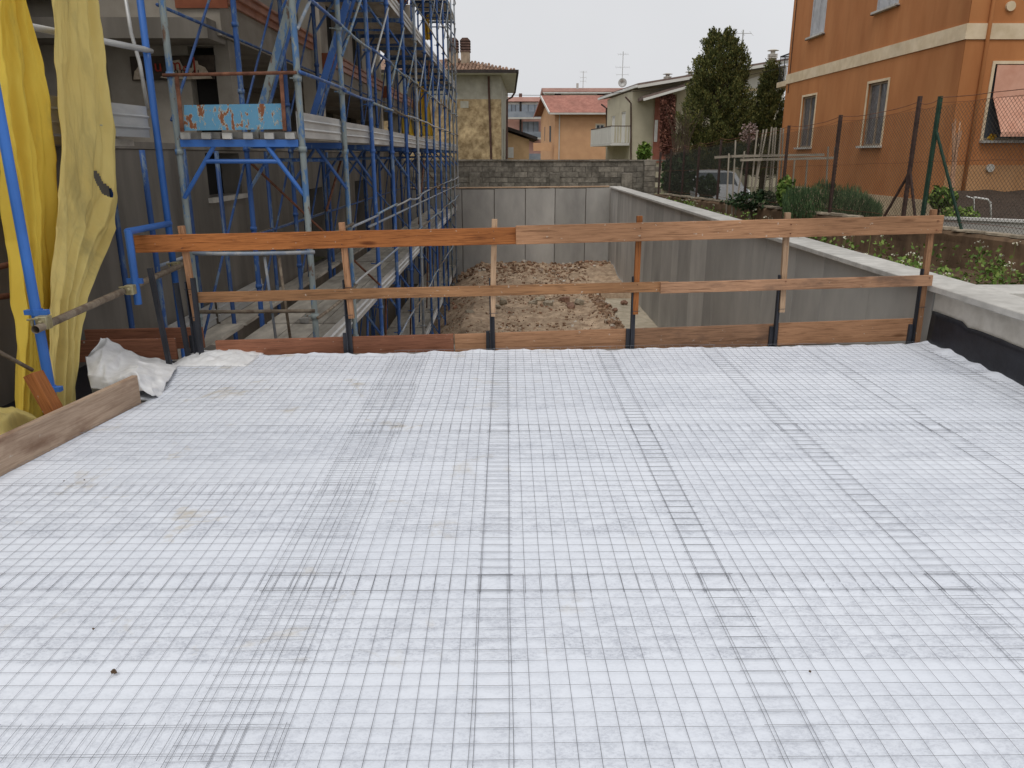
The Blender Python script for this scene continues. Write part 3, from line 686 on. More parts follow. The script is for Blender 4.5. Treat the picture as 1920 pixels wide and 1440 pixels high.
for k in range(7):
    y_ = YK[k] + .12
    MB().tube((-3.2, y_, -3.6), (-3.2, y_, 1.64), .026, 8).build('upright', M[random.choice(('blue_dark', 'blue'))], scf, smooth=True)
    MB().tube((-3.2, y_, .62), (-3.2, y_ + 1.8, .64), .015, 6).build('guard_rail', M[random.choice(('rust_grey', 'galv_blue'))], scf, smooth=True)
    MB().box(-3.36, -3.06, y_, y_ + 1.7, -.32, -.28).build('deck_plank', M['deck'], scf)
    if k < 2:
        MB().prism([(-3.38 + a, y_, -.28 + b) for a, b in prof], (0, 1.7, 0)).build('toe_board', M['galv'], scf)
# bits lying on the lower deck
for i, (px, py) in enumerate(((570, 605), (585, 601))):
    p = atZ(px, py, -.27); m = MB(); chunk(m, p + Vector((0, 0, .03)), .09 if i == 0 else .06)
    tag(m.build('concrete_lump', M['conc'], bevel=.008), ['grey concrete lump on the lower scaffold deck', 'smaller concrete lump beside the larger one on the lower deck'][i], 'concrete', 'concrete lumps on the deck')

# ================================================================ UNFINISHED HOUSE AT LEFT
hb = thing('unfinished_house', 'unfinished grey plastered house with copper trimmed balconies behind the scaffold', 'house', (-6, 17, -3.5))
mb = MB()
lw = [(1, 2, 0, 0)]
facadeX(mb, -3.6, 2, 28, -3.6, 1.65, [(28 - b, 28 - a, c_ - 3.6, d - 3.6) for a, b, c_, d in ((17.2, 18.4, 4.7, 5.22), (8, 9.2, 3.2, 4.6), (12.5, 13.7, 3.2, 4.6))], .25)
mb.quad((-3.6, 28, -3.6), (-9, 28, -3.6), (-9, 28, 1.65), (-3.6, 28, 1.65))
mb.build('lower_wall', M['conc_dark'], hb)
for (a, b, c_, d) in ((17.2, 18.4, 4.7, 5.22), (8, 9.2, 3.2, 4.6), (12.5, 13.7, 3.2, 4.6)):
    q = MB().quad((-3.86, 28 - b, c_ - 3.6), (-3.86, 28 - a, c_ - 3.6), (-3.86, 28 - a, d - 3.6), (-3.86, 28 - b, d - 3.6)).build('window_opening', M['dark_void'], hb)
    MB().box(-3.7, -3.54, 28 - b - .05, 28 - a + .05, c_ - 3.6 - .06, c_ - 3.6 - .003).build('sill', M['conc_light'], q)
MB().box(-9, -3.58, 2, 28.02, 1.655, 1.72).build('floor_slab', M['conc_dark'], hb)
MB().box(-9.1, -9.003, .1, 28.1, -3.6, 6.5).box(-9, -4.6, 27.98, 28.05, 1.73, 3.34).build('back_wall', M['conc_dark'], hb)
# upper recessed wall and the cross wall with a doorway facing the camera
U0 = 1.722
mb = MB()
facadeX(mb, -4.9, 9.9, 28, U0, U0 + 2.1, [(28 - b, 28 - a, U0 + c_, U0 + d) for a, b, c_, d in ((1.5, 3.0, .0, 1.5), (5, 6.4, .3, 1.5), (9, 10.2, .0, 1.5), (13.2, 14.6, .3, 1.5))], .2)
facade(mb, (-9, 10.2, U0), (1, 0, 0), (0, 0, 1), 5.6, 2.1, [(5.1, 5.42, .0, 1.15)], .2)
mb.quad((-3.4, 10.2, U0), (-3.4, 10.5, U0), (-3.4, 10.5, U0 + 2.1), (-3.4, 10.2, U0 + 2.1))
mb.quad((-3.4, 10.5, U0), (-4.9, 10.5, U0), (-4.9, 10.5, U0 + 2.1), (-3.4, 10.5, U0 + 2.1))
facadeX(mb, -5.9, .1, 10.1, U0, U0 + 4.3, [], .1)
mb.build('upper_wall', M['soffit'], hb)
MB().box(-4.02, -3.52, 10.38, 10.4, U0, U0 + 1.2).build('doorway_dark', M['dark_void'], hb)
for (a, b, c_, d) in ((1.5, 3.0, .0, 1.5), (5, 6.4, .3, 1.5), (9, 10.2, .0, 1.5), (13.2, 14.6, .3, 1.5)):
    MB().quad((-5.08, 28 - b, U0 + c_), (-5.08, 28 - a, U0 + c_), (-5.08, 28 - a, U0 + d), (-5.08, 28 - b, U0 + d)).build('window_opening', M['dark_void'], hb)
# balcony volumes with copper flashing
def balcony(xe, y0, y1, zb, zt, xback=-4.9):
    MB().box(xback, xe, y0, y1, zb, zt - .16).build('balcony_slab', M['soffit'], hb)
    mb = MB()
    mb.prism([(xe + .002, 0, zt - .18), (xe + .05, 0, zt - .18), (xe + .05, 0, zt - .10), (xe + .09, 0, zt - .09), (xe + .09, 0, zt - .01), (xe + .12, 0, zt), (xe + .12, 0, zt + .03), (xe + .002, 0, zt + .03)], (0, y1 - y0, 0))
    mb.v = [(a, b + y0, c_) for a, b, c_ in mb.v]
    mb.build('copper_flashing', M['copper'], hb)
    MB().box(xe - .5, xe + .11, y0 - .03, y0 - .003, zt - .26, zt + .02).build('end_fascia', M['brown_board'], hb)
    MB().box(xback + .3, xe - .02, y0, y1, zt - .155, zt + .02).build('balcony_screed', M['conc_dark'], hb)
balcony(-3.36, 9.9, 14.3, 2.95, 3.50)
balcony(-3.16, 14.7, 20.5, 2.75, 3.30)
balcony(-3.10, 20.9, 27.6, 2.7, 3.25)
for (y_, xx) in ((14.55, -3.4), (20.7, -3.3), (24.2, -3.3), (27.8, -3.3)):
    MB().box(xx - .16, xx + .14, y_ - .14, y_ + .14, U0, 6.3).build('column', M['column'], hb)
mb = MB()
facadeX(mb, -4.6, 9.9, 27.9, 3.35, 6.45, [(27.9 - b, 27.9 - a, 3.35 + c_, 3.35 + d) for a, b, c_, d in ((1.5, 3.0, .2, 2.2), (5, 6.4, .2, 2.2), (9, 10.2, .2, 2.2), (13.2, 14.6, .2, 2.2))], .2)
mb.quad((-4.6, 27.9, 3.35), (-9, 27.9, 3.35), (-9, 27.9, 6.45), (-4.6, 27.9, 6.45))
mb.quad((-4.6, 9.9, 3.35), (-9, 9.9, 3.35), (-9, 9.9, 6.45), (-4.6, 9.9, 6.45))
mb.build('top_wall', M['soffit'], hb)
for (a, b, c_, d) in ((1.5, 3.0, .2, 2.2), (5, 6.4, .2, 2.2), (9, 10.2, .2, 2.2), (13.2, 14.6, .2, 2.2)):
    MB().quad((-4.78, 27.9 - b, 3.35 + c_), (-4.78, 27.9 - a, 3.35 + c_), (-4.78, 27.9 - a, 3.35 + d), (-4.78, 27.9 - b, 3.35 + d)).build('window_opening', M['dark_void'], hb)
MB().prism([(-9, 9, 6.5), (-3.2, 9, 6.3), (-3.2, 9, 6.48), (-9, 9, 7.4)], (0, 18.6, 0)).build('roof', M['brown_board'], hb)
mb = MB().box(-9, -5.6, 3, 10.1, 3.83, 4.1); mb.box(-9, -3.42, 9.6, 10.19, 2.88, 3.1); mb.build('ceiling_beam', M['conc_dark'], hb)
MB().box(-9, -5.6, -2, 9.5, 5.8, 6.0).build('eave_slab', M['conc_dark'], hb)
# sign board on the cross wall: torn paper, red and black letters
sg = thing('torn_sign', 'dark sign board with torn cream paper and red letters above the doorway', 'sign', at(325, 150, 10.1))
MB().prism([at(243, 106, 10.15), at(248, 151, 10.15), at(402, 148, 10.15), at(402, 103, 10.15)], (0, .02, 0)).build('board', mat('sign_dark', C(52, 44, 38), C(78, 68, 58), 8), sg)
paper = mat('sign_paper', C(170, 154, 134), C(198, 184, 164), 30)
MB().prism([at(*p, 10.14) for p in ((300, 145), (318, 133), (322, 114), (336, 112), (342, 124), (348, 128), (360, 127), (362, 113), (370, 114), (372, 121), (384, 126), (398, 147), (352, 149), (318, 148))], (0, .005, 0)).build('paper', paper, sg)
MB().prism([at(*p, 10.14) for p in ((250, 149), (252, 134), (260, 124), (264, 134), (268, 149))], (0, .005, 0)).build('paper_scrap', paper, sg)
def text(body, p, size, m, parent, name='lettering', sx=1):
    cu = bpy.data.curves.new(name, 'FONT'); cu.body = body; cu.size = size; cu.extrude = .002; cu.align_x = 'CENTER'; cu.align_y = 'CENTER'
    t = bpy.data.objects.new(name, cu); COL.objects.link(t)
    dg = bpy.context.evaluated_depsgraph_get(); me = bpy.data.meshes.new_from_object(t.evaluated_get(dg)); bpy.data.objects.remove(t)
    me.transform(Matrix.Diagonal((sx, 1, 1, 1)) @ Matrix.Identity(4)); me.materials.clear()
    return link(name, me, m, p, parent, (R(90), 0, 0))
redm = mat('sign_red', C(140, 44, 34), C(168, 66, 52), 20)
for ch, px, py, s_ in (('u', 296, 124, .2), ('m', 328, 122, .2), ('c', 347, 127, .13), ('J', 364, 121, .22)): text(ch, at(px, py, 10.125), s_, redm, sg)
text('00.05.41', at(347, 136, 10.125), .085, M['dark_void'], sg, sx=1.3)

# ================================================================ YELLOW SHEETS
def curtain(name, rows, X0, amp, waves, m, label, seed=0, top=0, hole=None):
    """rows: (py, x_left, x_right) in photo pixels on the vertical plane X = X0; folds run down the cloth"""
    rows = sorted(rows)
    pts = []
    for py, xl, xr in rows: pts.append((atX(xl, py, X0), atX(xr, py, X0)))
    L = [(a.z, a.y, b.y, b.z) for a, b in pts]
    n = len(L)
    def fn(u, v):
        t = v * (n - 1); i = min(int(t), n - 2); f = t - i; f = f * f * (3 - 2 * f) * .5 + f * .5
        a, b = L[i], L[i + 1]
        ya = a[1] + (b[1] - a[1]) * f; yb = a[2] + (b[2] - a[2]) * f; za = a[0] + (b[0] - a[0]) * f; zb = a[3] + (b[3] - a[3]) * f
        uu = u + .03 * noise.noise((u * 4, v * 3, seed))
        yy = ya + (yb - ya) * uu; z = za + (zb - za) * u
        w = waves * uu + .9 * noise.noise((v * 2.2, seed, u * 1.5)) + seed
        x = X0 + amp * (math.sin(w * 6.28) + .45 * math.sin(w * 14.1 + 1.3 + v * 3)) * (.75 + .4 * noise.noise((u * 3, v * 2, seed + 4))) + .02 * noise.noise((u * 9, v * 14, seed)) + .007 * noise.noise((u * 26 + v * 9, v * 34, seed)) + .004 * abs(noise.noise((u * 50, v * 22 + u * 14, seed)))
        return (x, yy, z)
    mb = MB().grid(fn, 150, 260)
    if hole:
        hc, ha, hbv, tilt = hole
        def keep(f):
            c = sum((Vector(mb.v[i]) for i in f), Vector()) / len(f); dy, dz = c.y - hc.y, c.z - hc.z
            a = dy * math.cos(tilt) + dz * math.sin(tilt); b = -dy * math.sin(tilt) + dz * math.cos(tilt)
            return (a / ha) ** 2 + (b / hbv) ** 2 > 1
        mb.f = [f for f in mb.f if keep(f)]
    o = mb.build(name, M[m], smooth=True, solid=.003); return tag(o, label, 'sheet', 'yellow protective sheets')
curtain('yellow_sheet', [(-180, -60, 20), (0, -20, 38), (140, -20, 70), (300, -10, 108), (450, 20, 112), (600, 34, 110), (760, 30, 112), (850, 20, 110)], -3.16, .045, 3.2, 'yellow',
        'bright yellow plastic sheet hanging behind the left blue upright', 1.3)
curtain('yellow_sheet', [(-160, 90, 175), (0, 94, 184), (120, 100, 198), (250, 110, 216), (370, 108, 227), (430, 104, 216), (560, 96, 160), (640, 92, 148), (780, 90, 142), (850, 88, 142)], -3.06, .028, 2.4, 'yellow_dull',
        'dusty olive yellow sheet with a torn hole hanging nearest the scaffold', 4.2, hole=(atX(192, 345, -3.06), .13, .045, -.9))
def heap(u, v):
    a, b = u * 2 - 1, v * 2 - 1; d = max(0, 1 - a * a - b * b)
    x, y_ = -3.15 + a * .3, 4.15 + b * .65
    return (x + .05 * noise.noise((u * 6, v * 4, 0)), y_, -.1 + d ** .6 * (.22 + .12 * (1 - abs(noise.noise((u * 5, v * 6, 2)))) ** 2 + .08 * noise.noise((u * 3, v * 3, 1))))
tag(MB().grid(heap, 40, 50).build('yellow_sheet', M['yellow_dull'], smooth=True), 'heap of yellow sheet on the ground at the left picture edge', 'sheet', 'yellow protective sheets')
# yellow cloths far along the scaffold
for i, (rows, Yv) in enumerate(((((0, 792, 800), (30, 793, 803), (75, 797, 808)), 27.0), (((195, 745, 762), (250, 750, 775), (262, 765, 788)), 25.0), (((150, 772, 800), (255, 790, 812)), 27.5))):
    def fn(u, v, rows=rows, Yv=Yv):
        t = v * (len(rows) - 1); k = min(int(t), len(rows) - 2); f = t - k
        py = rows[k][0] + (rows[k + 1][0] - rows[k][0]) * f; xa = rows[k][1] + (rows[k + 1][1] - rows[k][1]) * f; xb = rows[k][2] + (rows[k + 1][2] - rows[k][2]) * f
        p = at(xa + (xb - xa) * u, py, Yv); p.y += .08 * math.sin(u * 14 + v * 2); return tuple(p)
    tag(MB().grid(fn, 30, 20).build('yellow_sheet', M['yellow'], smooth=True, solid=.004), ['narrow yellow cloth hanging near the top of the far scaffold end', 'yellow cloth draped on the middle deck beyond the columns', 'yellow cloth hanging low at the far scaffold end'][i], 'sheet', 'yellow protective sheets')

# ================================================================ RIGHT SIDE: BED, BROWN WALL, FENCE
def WXl(y): return 6.62 - .2034 * (y - 9.96)
def bed(u, v):
    y_ = 6.63 + v * 21.8; xa, xb = 4.05, max(WXl(y_), 4.2) + .1
    x = xa + (xb - xa) * u; return (x, y_, -.02 + .06 * u + .04 * noise.noise((x * 2, y_ * 2, 0)) + .02 * noise.noise((x * 7, y_ * 7, 0)))
struct(MB().grid(bed, 20, 160).build('planting_bed', M['soil'], smooth=True))
bw = thing('garden_wall', 'low stained brown garden wall topped with flat stones behind the flower bed', 'wall', (WXl(14), 14, .2))
def bwf(u, v):
    y_ = 5.2 + v * 17; pr = [(0, -.4), (0, .10), (.01, .3), (0, .5), (.03, .545), (.24, .545), (.26, .4), (.26, -.4)]
    t = u * 7; i = min(int(t), 6); f = t - i; a = pr[i]; b = pr[i + 1]
    ox = a[0] + (b[0] - a[0]) * f; oz = a[1] + (b[1] - a[1]) * f
    return (WXl(y_) + ox + .012 * noise.noise((y_ * 3, oz * 6, 0)), y_, oz + (.012 * noise.noise((y_ * 4, 1, 0)) if oz > .4 else 0))
MB().grid(bwf, 14, 140).build('wall_body', M['brown_wall'], bw, smooth=False)
y_ = 5.6
while y_ < 21.5:
    L = rnd(.25, .5); w = rnd(.2, .3); x = WXl(y_ + L / 2) + .12 + rnd(-.04, .03); a = math.atan(-.2034) * -1
    m = MB(); k = 7
    m.prism([(x + math.cos(6.28 * i / k) * w * rnd(.45, .6) - .2034 * math.sin(6.28 * i / k) * L * .5, y_ + L / 2 + math.sin(6.28 * i / k) * L * rnd(.42, .52), .556) for i in range(k)], (0, 0, rnd(.02, .04)))
    m.build('cap_stone', M['stone'], bw); y_ += L * .95
# chain link fence
fe = thing('chain_link_fence', 'chain link fence with brown and green posts on the brown garden wall', 'fence', (WXl(14) + .13, 14, .55))
M['fence_brown'] = mat('fence_post_brown', C(62, 48, 44), C(86, 66, 58), 12, rough=.7, bump=.2)
M['fence_green'] = mat('fence_post_green', C(32, 58, 46), C(48, 76, 60), 12, rough=.6, bump=.2)
M['link'] = mat('link_wire', C(74, 70, 62), C(104, 98, 86), 12, rough=.6, bump=0, metal=.3)
posts = [(9.4, 1.86, 'fence_green'), (11.93, 1.84, 'fence_green'), (12.35, 1.87, 'fence_brown'), (14.26, 1.69, 'fence_brown'), (15.87, 1.57, 'fence_brown'), (17.38, 1.41, 'fence_brown'), (18.66, 1.35, 'fence_brown'), (19.79, 1.21, 'fence_brown'), (20.65, 1.22, 'fence_brown'), (21.46, 1.16, 'fence_brown'), (22.2, 1.1, 'fence_brown')]
def FH(y_): return 1.86 - max(0, y_ - 11) * .066
for y_, h, m in posts:
    x = WXl(y_) + .13; mb = MB(); mb.bar((x, y_, .5), (x + rnd(-.01, .01), y_, .58 + h), .04, .04); mb.bar((x - .02, y_ + .02, .5), (x - .02, y_ + .02, .58 + h), .008, .05)
    mb.build('post', M[m], fe)
for (y_, dy, zt, m) in ((12.35, -.3, 1.35, 'fence_brown'), (12.35, .5, 1.35, 'fence_brown'), (11.93, -.8, 1.95, 'fence_green')):
    MB().bar((WXl(y_) + .13, y_, zt), (WXl(y_ + dy) + .13, y_ + dy, .55), .03, .03).build('brace', M[m], fe)
mb = MB(); y0, y1 = 6.2, 22; cell = .062; H = 1.0; N_ = int((y1 - y0) / cell)
rowsN = int(1.66 / cell)
for i in range(-rowsN, N_):
    for sg_ in (1, -1):
        a0 = max(0, -i) if sg_ == 1 else max(0, -i); a1 = min(rowsN, N_ - i)
        if a1 <= a0: continue
        pts = []
        for k in (a0, a1):
            yy = y0 + (i + k) * cell; hv = k if sg_ == 1 else rowsN - k
            pts.append((WXl(yy) + .13 + sg_ * .003, yy, .6 + hv / rowsN * (FH(yy) - .12)))
        mb.path(pts, .0027, 3, False)
mb.build('link_mesh', M['link'], fe)['kind'] = 'stuff'
for fr, r in ((1.0, .005), (.96, .003), (.5, .003), (.04, .003)):
    mb = MB()
    for (ya, _, _), (yb, _, _) in zip([(6.2, 0, 0)] + posts, posts):
        for k in range(8):
            ta, tb = k / 8, (k + 1) / 8; f = lambda t: (WXl(ya + (yb - ya) * t) + .12, ya + (yb - ya) * t, .6 + FH(ya + (yb - ya) * t) * fr - .06 * math.sin(math.pi * t) * (fr > .9) + .006 * math.sin(t * 40))
            mb.path([f(ta), f(tb)], r, 4, False)
    mb.build('strand', M['rust'], fe)
def shade():
    t = NT('green_mesh_shadow'); m = t.done(C(44, 62, 52), .9)
    tr = t.n('ShaderNodeBsdfTransparent'); mx = t.n('ShaderNodeMixShader'); mx.inputs[0].default_value = .42
    t.l(t.b.outputs[0], mx.inputs[1]); t.l(tr.outputs[0], mx.inputs[2]); t.l(mx.outputs[0], t.t.nodes['Material Output'].inputs[0]); return m
M['shade'] = shade()
MB().grid(lambda u, v: (WXl(17.3 + u * 4.6) + .15 + .01 * math.sin(u * 40), 17.3 + u * 4.6, .58 + v * (FH(17.3 + u * 4.6) - .15 - .02 * math.sin(u * 30))), 40, 4).build('mesh_shadow', M['shade'], fe)  # added dark translucent sheet: dense fence mesh and its shadows painted as colour

# ---------------------------------------------------------------- planting
M['leaf_weed'] = leafmat('weed_leaf', [(0, C(78, 104, 50)), (.5, C(112, 140, 68)), (1, C(146, 164, 92))])
M['leaf_dark'] = leafmat('dark_leaf', [(0, C(34, 52, 36)), (.5, C(52, 74, 48)), (1, C(78, 98, 60))])
M['leaf_cyp'] = leafmat('conifer_leaf', [(0, C(58, 70, 42)), (.45, C(92, 100, 58)), (.8, C(124, 124, 74)), (1, C(146, 138, 86))])
M['leaf_rose'] = leafmat('rosemary_leaf', [(0, C(52, 76, 52)), (.5, C(76, 102, 70)), (1, C(110, 130, 92))])
M['leaf_bright'] = leafmat('bright_leaf', [(0, C(66, 92, 42)), (.5, C(96, 126, 58)), (1, C(140, 160, 84))])
M['flower'] = leafmat('white_flower', [(0, C(206, 204, 190)), (1, C(232, 230, 220))])
M['creeper'] = leafmat('red_twigs', [(0, C(86, 54, 50)), (.6, C(120, 78, 70)), (1, C(146, 104, 92))])
M['blossom'] = leafmat('pink_blossom', [(0, C(150, 128, 128)), (1, C(184, 166, 166))])
M['bark'] = mat('bark', C(74, 62, 50), C(104, 90, 74), 10, (1, 1, .3), bump=.6, bd=.02)
wl = MB(); fl = MB(); stm = MB()
def inbed(y_, u): xa, xb = 4.12, WXl(y_) - .05; return xa + (xb - xa) * u
spots = []
for (ya, yb, n) in ((6.8, 8.3, 17), (8.3, 10.5, 18), (10.5, 14, 15), (14, 18, 14), (18, 21.5, 22)):
    for i in range(n):
        y_ = rnd(ya, yb); u = random.random() ** 1.7 * .75 if y_ < 9.6 else random.random() ** 1.3 * .42; spots.append((inbed(y_, u), y_))
for (x, y_) in spots:
    h = rnd(.26, .60) * (1.0 if y_ < 10.5 else .95); r = rnd(.10, .22); z0 = .0
    for k in range(90):
        p = Vector((x + random.gauss(0, r * .6), y_ + random.gauss(0, r * .6), z0 + random.random() ** .7 * h)); leafquad(wl, p, rnd(.02, .045), 1.7)
    for k in range(random.choice((0, 0, 1, 1, 3))):
        c = Vector((x + random.gauss(0, r * .6), y_ + random.gauss(0, r * .6), z0 + h + rnd(.0, .10)))
        wl.path([(c.x, c.y, z0), tuple(c)], .002, 3, False)
        for q in range(9): leafquad(fl, c + Vector((random.gauss(0, .018), random.gauss(0, .018), random.gauss(0, .009))), rnd(.012, .022), 1.1)
tag(wl.build('weeds', M['leaf_weed']), 'green leafy weeds growing in the bed behind the coping', 'weeds', kind='stuff')
tag(fl.build('weed_flowers', M['flower']), 'small white flower heads on the weeds in the bed', 'flowers', kind='stuff')

def foliage(mb, c, rad, n, s, asp=1.8, up=.3, fill=.55, seed=0, flat=False):
    c = Vector(c)
    for i in range(n):
        d = Vector((random.gauss(0, 1), random.gauss(0, 1), random.gauss(0, 1))).normalized()
        k = (fill + (1 - fill) * random.random() ** .4) * (.82 + .38 * noise.noise((d.x * 2.2 + seed, d.y * 2.2, d.z * 2.2)))
        leafquad(mb, c + Vector((d.x * rad[0], d.y * rad[1], d.z * rad[2])) * k, s * rnd(.6, 1.3), asp, up)
def shrub(name, label, cat, c, rad, n, s, m, asp=1.8, up=.3, group=None, stems=4):
    c = Vector(c); t = thing(name, label, cat, (c.x, c.y, c.z - rad[2]), group)
    mb = MB(); foliage(mb, c, rad, n, s, asp, up, .4, c.x); mb.build('foliage', M[m], t)
    st_ = MB()
    for i in range(stems):
        e = c + Vector((rnd(-.5, .5) * rad[0], rnd(-.5, .5) * rad[1], rnd(-.1, .4) * rad[2])); st_.path([(c.x + rnd(-.05, .05), c.y, c.z - rad[2] - .3), tuple((c + e) / 2 - Vector((0, 0, rad[2] * .4))), tuple(e)], [.02, .014, .006], 5)
    st_.build('stem', M['bark'], t)
    return t
def conifer(name, label, x, y_, z0, z1, prof, n, seed, shape=1):
    t = thing(name, label, 'tree', (x, y_, G0)); H_ = z1 - z0
    MB().path([(x, y_, G0), (x, y_, z0 + H_ * .5), (x, y_, z0 + H_ * .85)], [.16, .10, .03], 8).build('trunk', M['bark'], t, smooth=True)
    mb = MB(); br = MB()
    def rad(tt):
        for (a, ra), (b, rb) in zip(prof, prof[1:]):
            if a <= tt <= b: return ra + (rb - ra) * (tt - a) / (b - a)
        return prof[-1][1]
    for i in range(n):
        tt = random.random() ** .75; an = rnd(0, 6.283); R_ = rad(tt) * (.92 + .48 * noise.noise((math.cos(an) * 2.2 + seed, math.sin(an) * 2.2, tt * 9)))
        rr = R_ * (random.random() ** .28); p = Vector((x + math.cos(an) * rr, y_ + math.sin(an) * rr, z1 - tt * H_))
        hgt = rnd(.3, .55); wd = rnd(.08, .13)
        ax = Vector((math.cos(an) * .45, math.sin(an) * .45, 1)).normalized()
        if i % 9 == 0: br.path([(x, y_, p.z - .3), tuple(p)], [.025, .008], 4, False)
        for k in range(48):
            s_ = random.random(); ww = wd * math.sin(math.pi * min(1, .15 + s_ * .85)) ** .8
            q = p + ax * (s_ * hgt) + Vector((random.gauss(0, ww * .6), random.gauss(0, ww * .6), 0))
            d = (ax + Vector((random.gauss(0, .5), random.gauss(0, .5), random.gauss(0, .3)))).normalized(); b = d.cross(Vector((rnd(-1, 1), rnd(-1, 1), rnd(-1, 1)))).normalized()
            L = rnd(.07, .13); mb.add([q, q + d * L * .5 + b * L * .2, q + d * L, q + d * L * .5 - b * L * .2], [(0, 1, 2, 3)])
    mb.build('crown', M['leaf_cyp'], t); br.build('branches', M['bark'], t)
    return t
conifer('conifer_tree', 'large bushy dark green conifer standing left of the orange building', 9.3, 36, .9, 6.5, [(0, .12), (.06, .5), (.2, 1.0), (.38, 1.3), (.67, 1.62), (.9, 1.5), (1, 1.1)], 1800, 1)
conifer('conifer_tree', 'narrow conifer half hidden behind the far corner of the orange building', 11.75, 36.5, .6, 5.2, [(0, .05), (.2, .45), (.5, .8), (1, .95)], 950, 9)
def px(x, y, Y): return tuple(at(x, y, Y))
shrub('shrub', 'leafy green bush peeping over the far right end of the block wall', 'shrub', px(1208, 284, 33), (.35, .3, .42), 420, .1, 'leaf_bright')
shrub('shrub', 'dark green shrub behind the fence under the creeper', 'shrub', px(1272, 335, 23), (.6, .5, .75), 1300, .09, 'leaf_dark')
shrub('shrub', 'round dark clipped bush left of the white car', 'shrub', px(1327, 352, 20.5), (.34, .3, .36), 1000, .055, 'leaf_dark')
shrub('shrub', 'glossy young plant with yellow green leaves beside the trellis', 'shrub', px(1473, 362, 15.6), (.2, .2, .36), 520, .06, 'leaf_bright')
shrub('shrub', 'bright green leafy plant between the fence posts near the green brace', 'shrub', px(1768, 372, 12.9), (.24, .24, .22), 620, .055, 'leaf_bright')
shrub('shrub', 'low dark undergrowth at the foot of the wooden trellis', 'shrub', px(1420, 378, 16.6), (.8, .3, .24), 900, .05, 'leaf_dark')
shrub('shrub', 'low dry plant below the white pipe frame', 'shrub', px(1800, 402, 12.6), (.35, .2, .14), 380, .04, 'leaf_weed')
shrub('blossom_shrub', 'pale pink blossoming shrub right of the large conifer', 'shrub', px(1405, 250, 33), (.45, .4, .5), 360, .06, 'blossom', stems=9)
# red creeper and twiggy bush
t = thing('creeper', 'reddish bare creeper covering the brick wall left of the conifer', 'plant', px(1252, 300, 47.5))
mb = MB()
for i in range(3600):
    p = at(rnd(1238, 1266), rnd(178, 292), 48.3 + rnd(-.25, .1)); leafquad(mb, p, rnd(.05, .12), 2.2, -.4)
mb.build('foliage', M['creeper'], t)
mb = MB()
for i in range(46):
    a = at(rnd(1262, 1292), 300, 30); mb.path([tuple(a), tuple(a + Vector((rnd(-.2, .2), 0, rnd(.7, 1.0)))), tuple(a + Vector((rnd(-.6, .6), rnd(-.3, .3), rnd(1.3, 2.0))))], [.012, .008, .004], 4, False)
tag(mb.build('bare_bush', M['bark']), 'bare twiggy bush between the creeper and the large conifer', 'shrub')
# rosemary: many upright blades
rt = thing('rosemary_bush', 'broad feathery green rosemary bush behind the fence', 'shrub', px(1570, 420, 14.8))
mb = MB()
for i in range(5200):
    u = rnd(-1, 1); hx = 1560 + 92 * u; top = 348 + 26 * abs(u + .15) ** 2.2 * 1.2 + 10 * noise.noise((u * 3, 0, 0)) + rnd(-4, 10)
    Yv = 14.8 + rnd(-.4, .4); b = at(hx, rnd(top, 410), Yv); d = Vector((rnd(-.35, .35) + u * .2, rnd(-.3, .3), 1)).normalized(); L = rnd(.06, .16)
    q = d.cross(Vector((rnd(-1, 1), rnd(-1, 1), 0))).normalized() * .008
    mb.add([b - q, b + q, b + d * L], [(0, 1, 2)])
mb.build('foliage', M['leaf_rose'], rt)
mb = MB()
for i in range(40):
    a = at(1560 + rnd(-70, 70), 425, 14.8 + rnd(-.2, .2)); mb.path([tuple(a), tuple(a + Vector((rnd(-.1, .1), 0, rnd(.3, .5))))], .006, 4, False)
mb.build('stem', M['bark'], rt)

# ---------------------------------------------------------------- yard things
tr_ = thing('trellis', 'garden trellis of leaning grey wooden stakes tied to rails behind the fence', 'trellis', px(1430, 400, 17))
for (a, b, c_, d) in ((1055, 980, 1030, 1230), (1110, 975, 1070, 1240), (1140, 970, 1095, 1200), (1185, 950, 1130, 1400), (1205, 960, 1170, 1440), (1225, 955, 1200, 1300), (1268, 960, 1230, 1440), (1290, 960, 1265, 1440), (860, 1070, 850, 1260), (940, 1170, 900, 1440), (800, 1190, 790, 1400)):
    p, q = at(a / 4.8 + 1200, b / 4.8 + 40, 17), at(c_ / 4.8 + 1200, d / 4.8 + 40, 16.9); e = q + (q - p).normalized() * (q.z + .3) / max(.2, (p - q).normalized().z)
    plank('stake', e, p, .027, .027, 'wood_grey', tr_, bevel=0)
for (a, b, c_, d, Yv) in ((1372, 293, 1545, 290, 16.9), (1388, 300, 1566, 296, 16.8), (1340, 295, 1400, 292, 17.1)):
    plank('rail', at(a, b, Yv), at(c_, d, Yv), .05, .05, 'wood_grey', tr_, bevel=0)
for q in (1488, 1512, 1553, 1566): plank('stake', at(q - 8, 420, 15.5), at(q + (2 if q < 1520 else 0), 300 if q < 1520 else 275, 15.5), .025, .025, 'wood_grey', tr_, bevel=0)
bs = thing('stake_bundle', 'bundle of weathered sticks leaning against the orange building behind the green post', 'sticks', px(1790, 400, 17))
for i in range(9):
    a, b = at(1768 + rnd(-4, 22), 400, 17), at(1790 + rnd(-6, 18), rnd(222, 262), 18.6); plank('stick', a, b, .035, .03, 'wood_brown', bs, bevel=0)
tag(MB().path([px(1826, 412, 12.9), px(1826, 372, 12.9), px(1812, 368, 12.9)], .012, 8).path([px(1826, 370, 12.9), px(1852, 374, 12.9), px(1857, 380, 12.9), px(1858, 416, 12.9)], .016, 8).build('pipe_frame', M['white'], smooth=True), 'white bent pipe frame standing behind the grey kerb', 'frame')
lk = thing('kerb_wall', 'low grey concrete kerb with white top behind the fence at right', 'wall', (8, 12, .2))
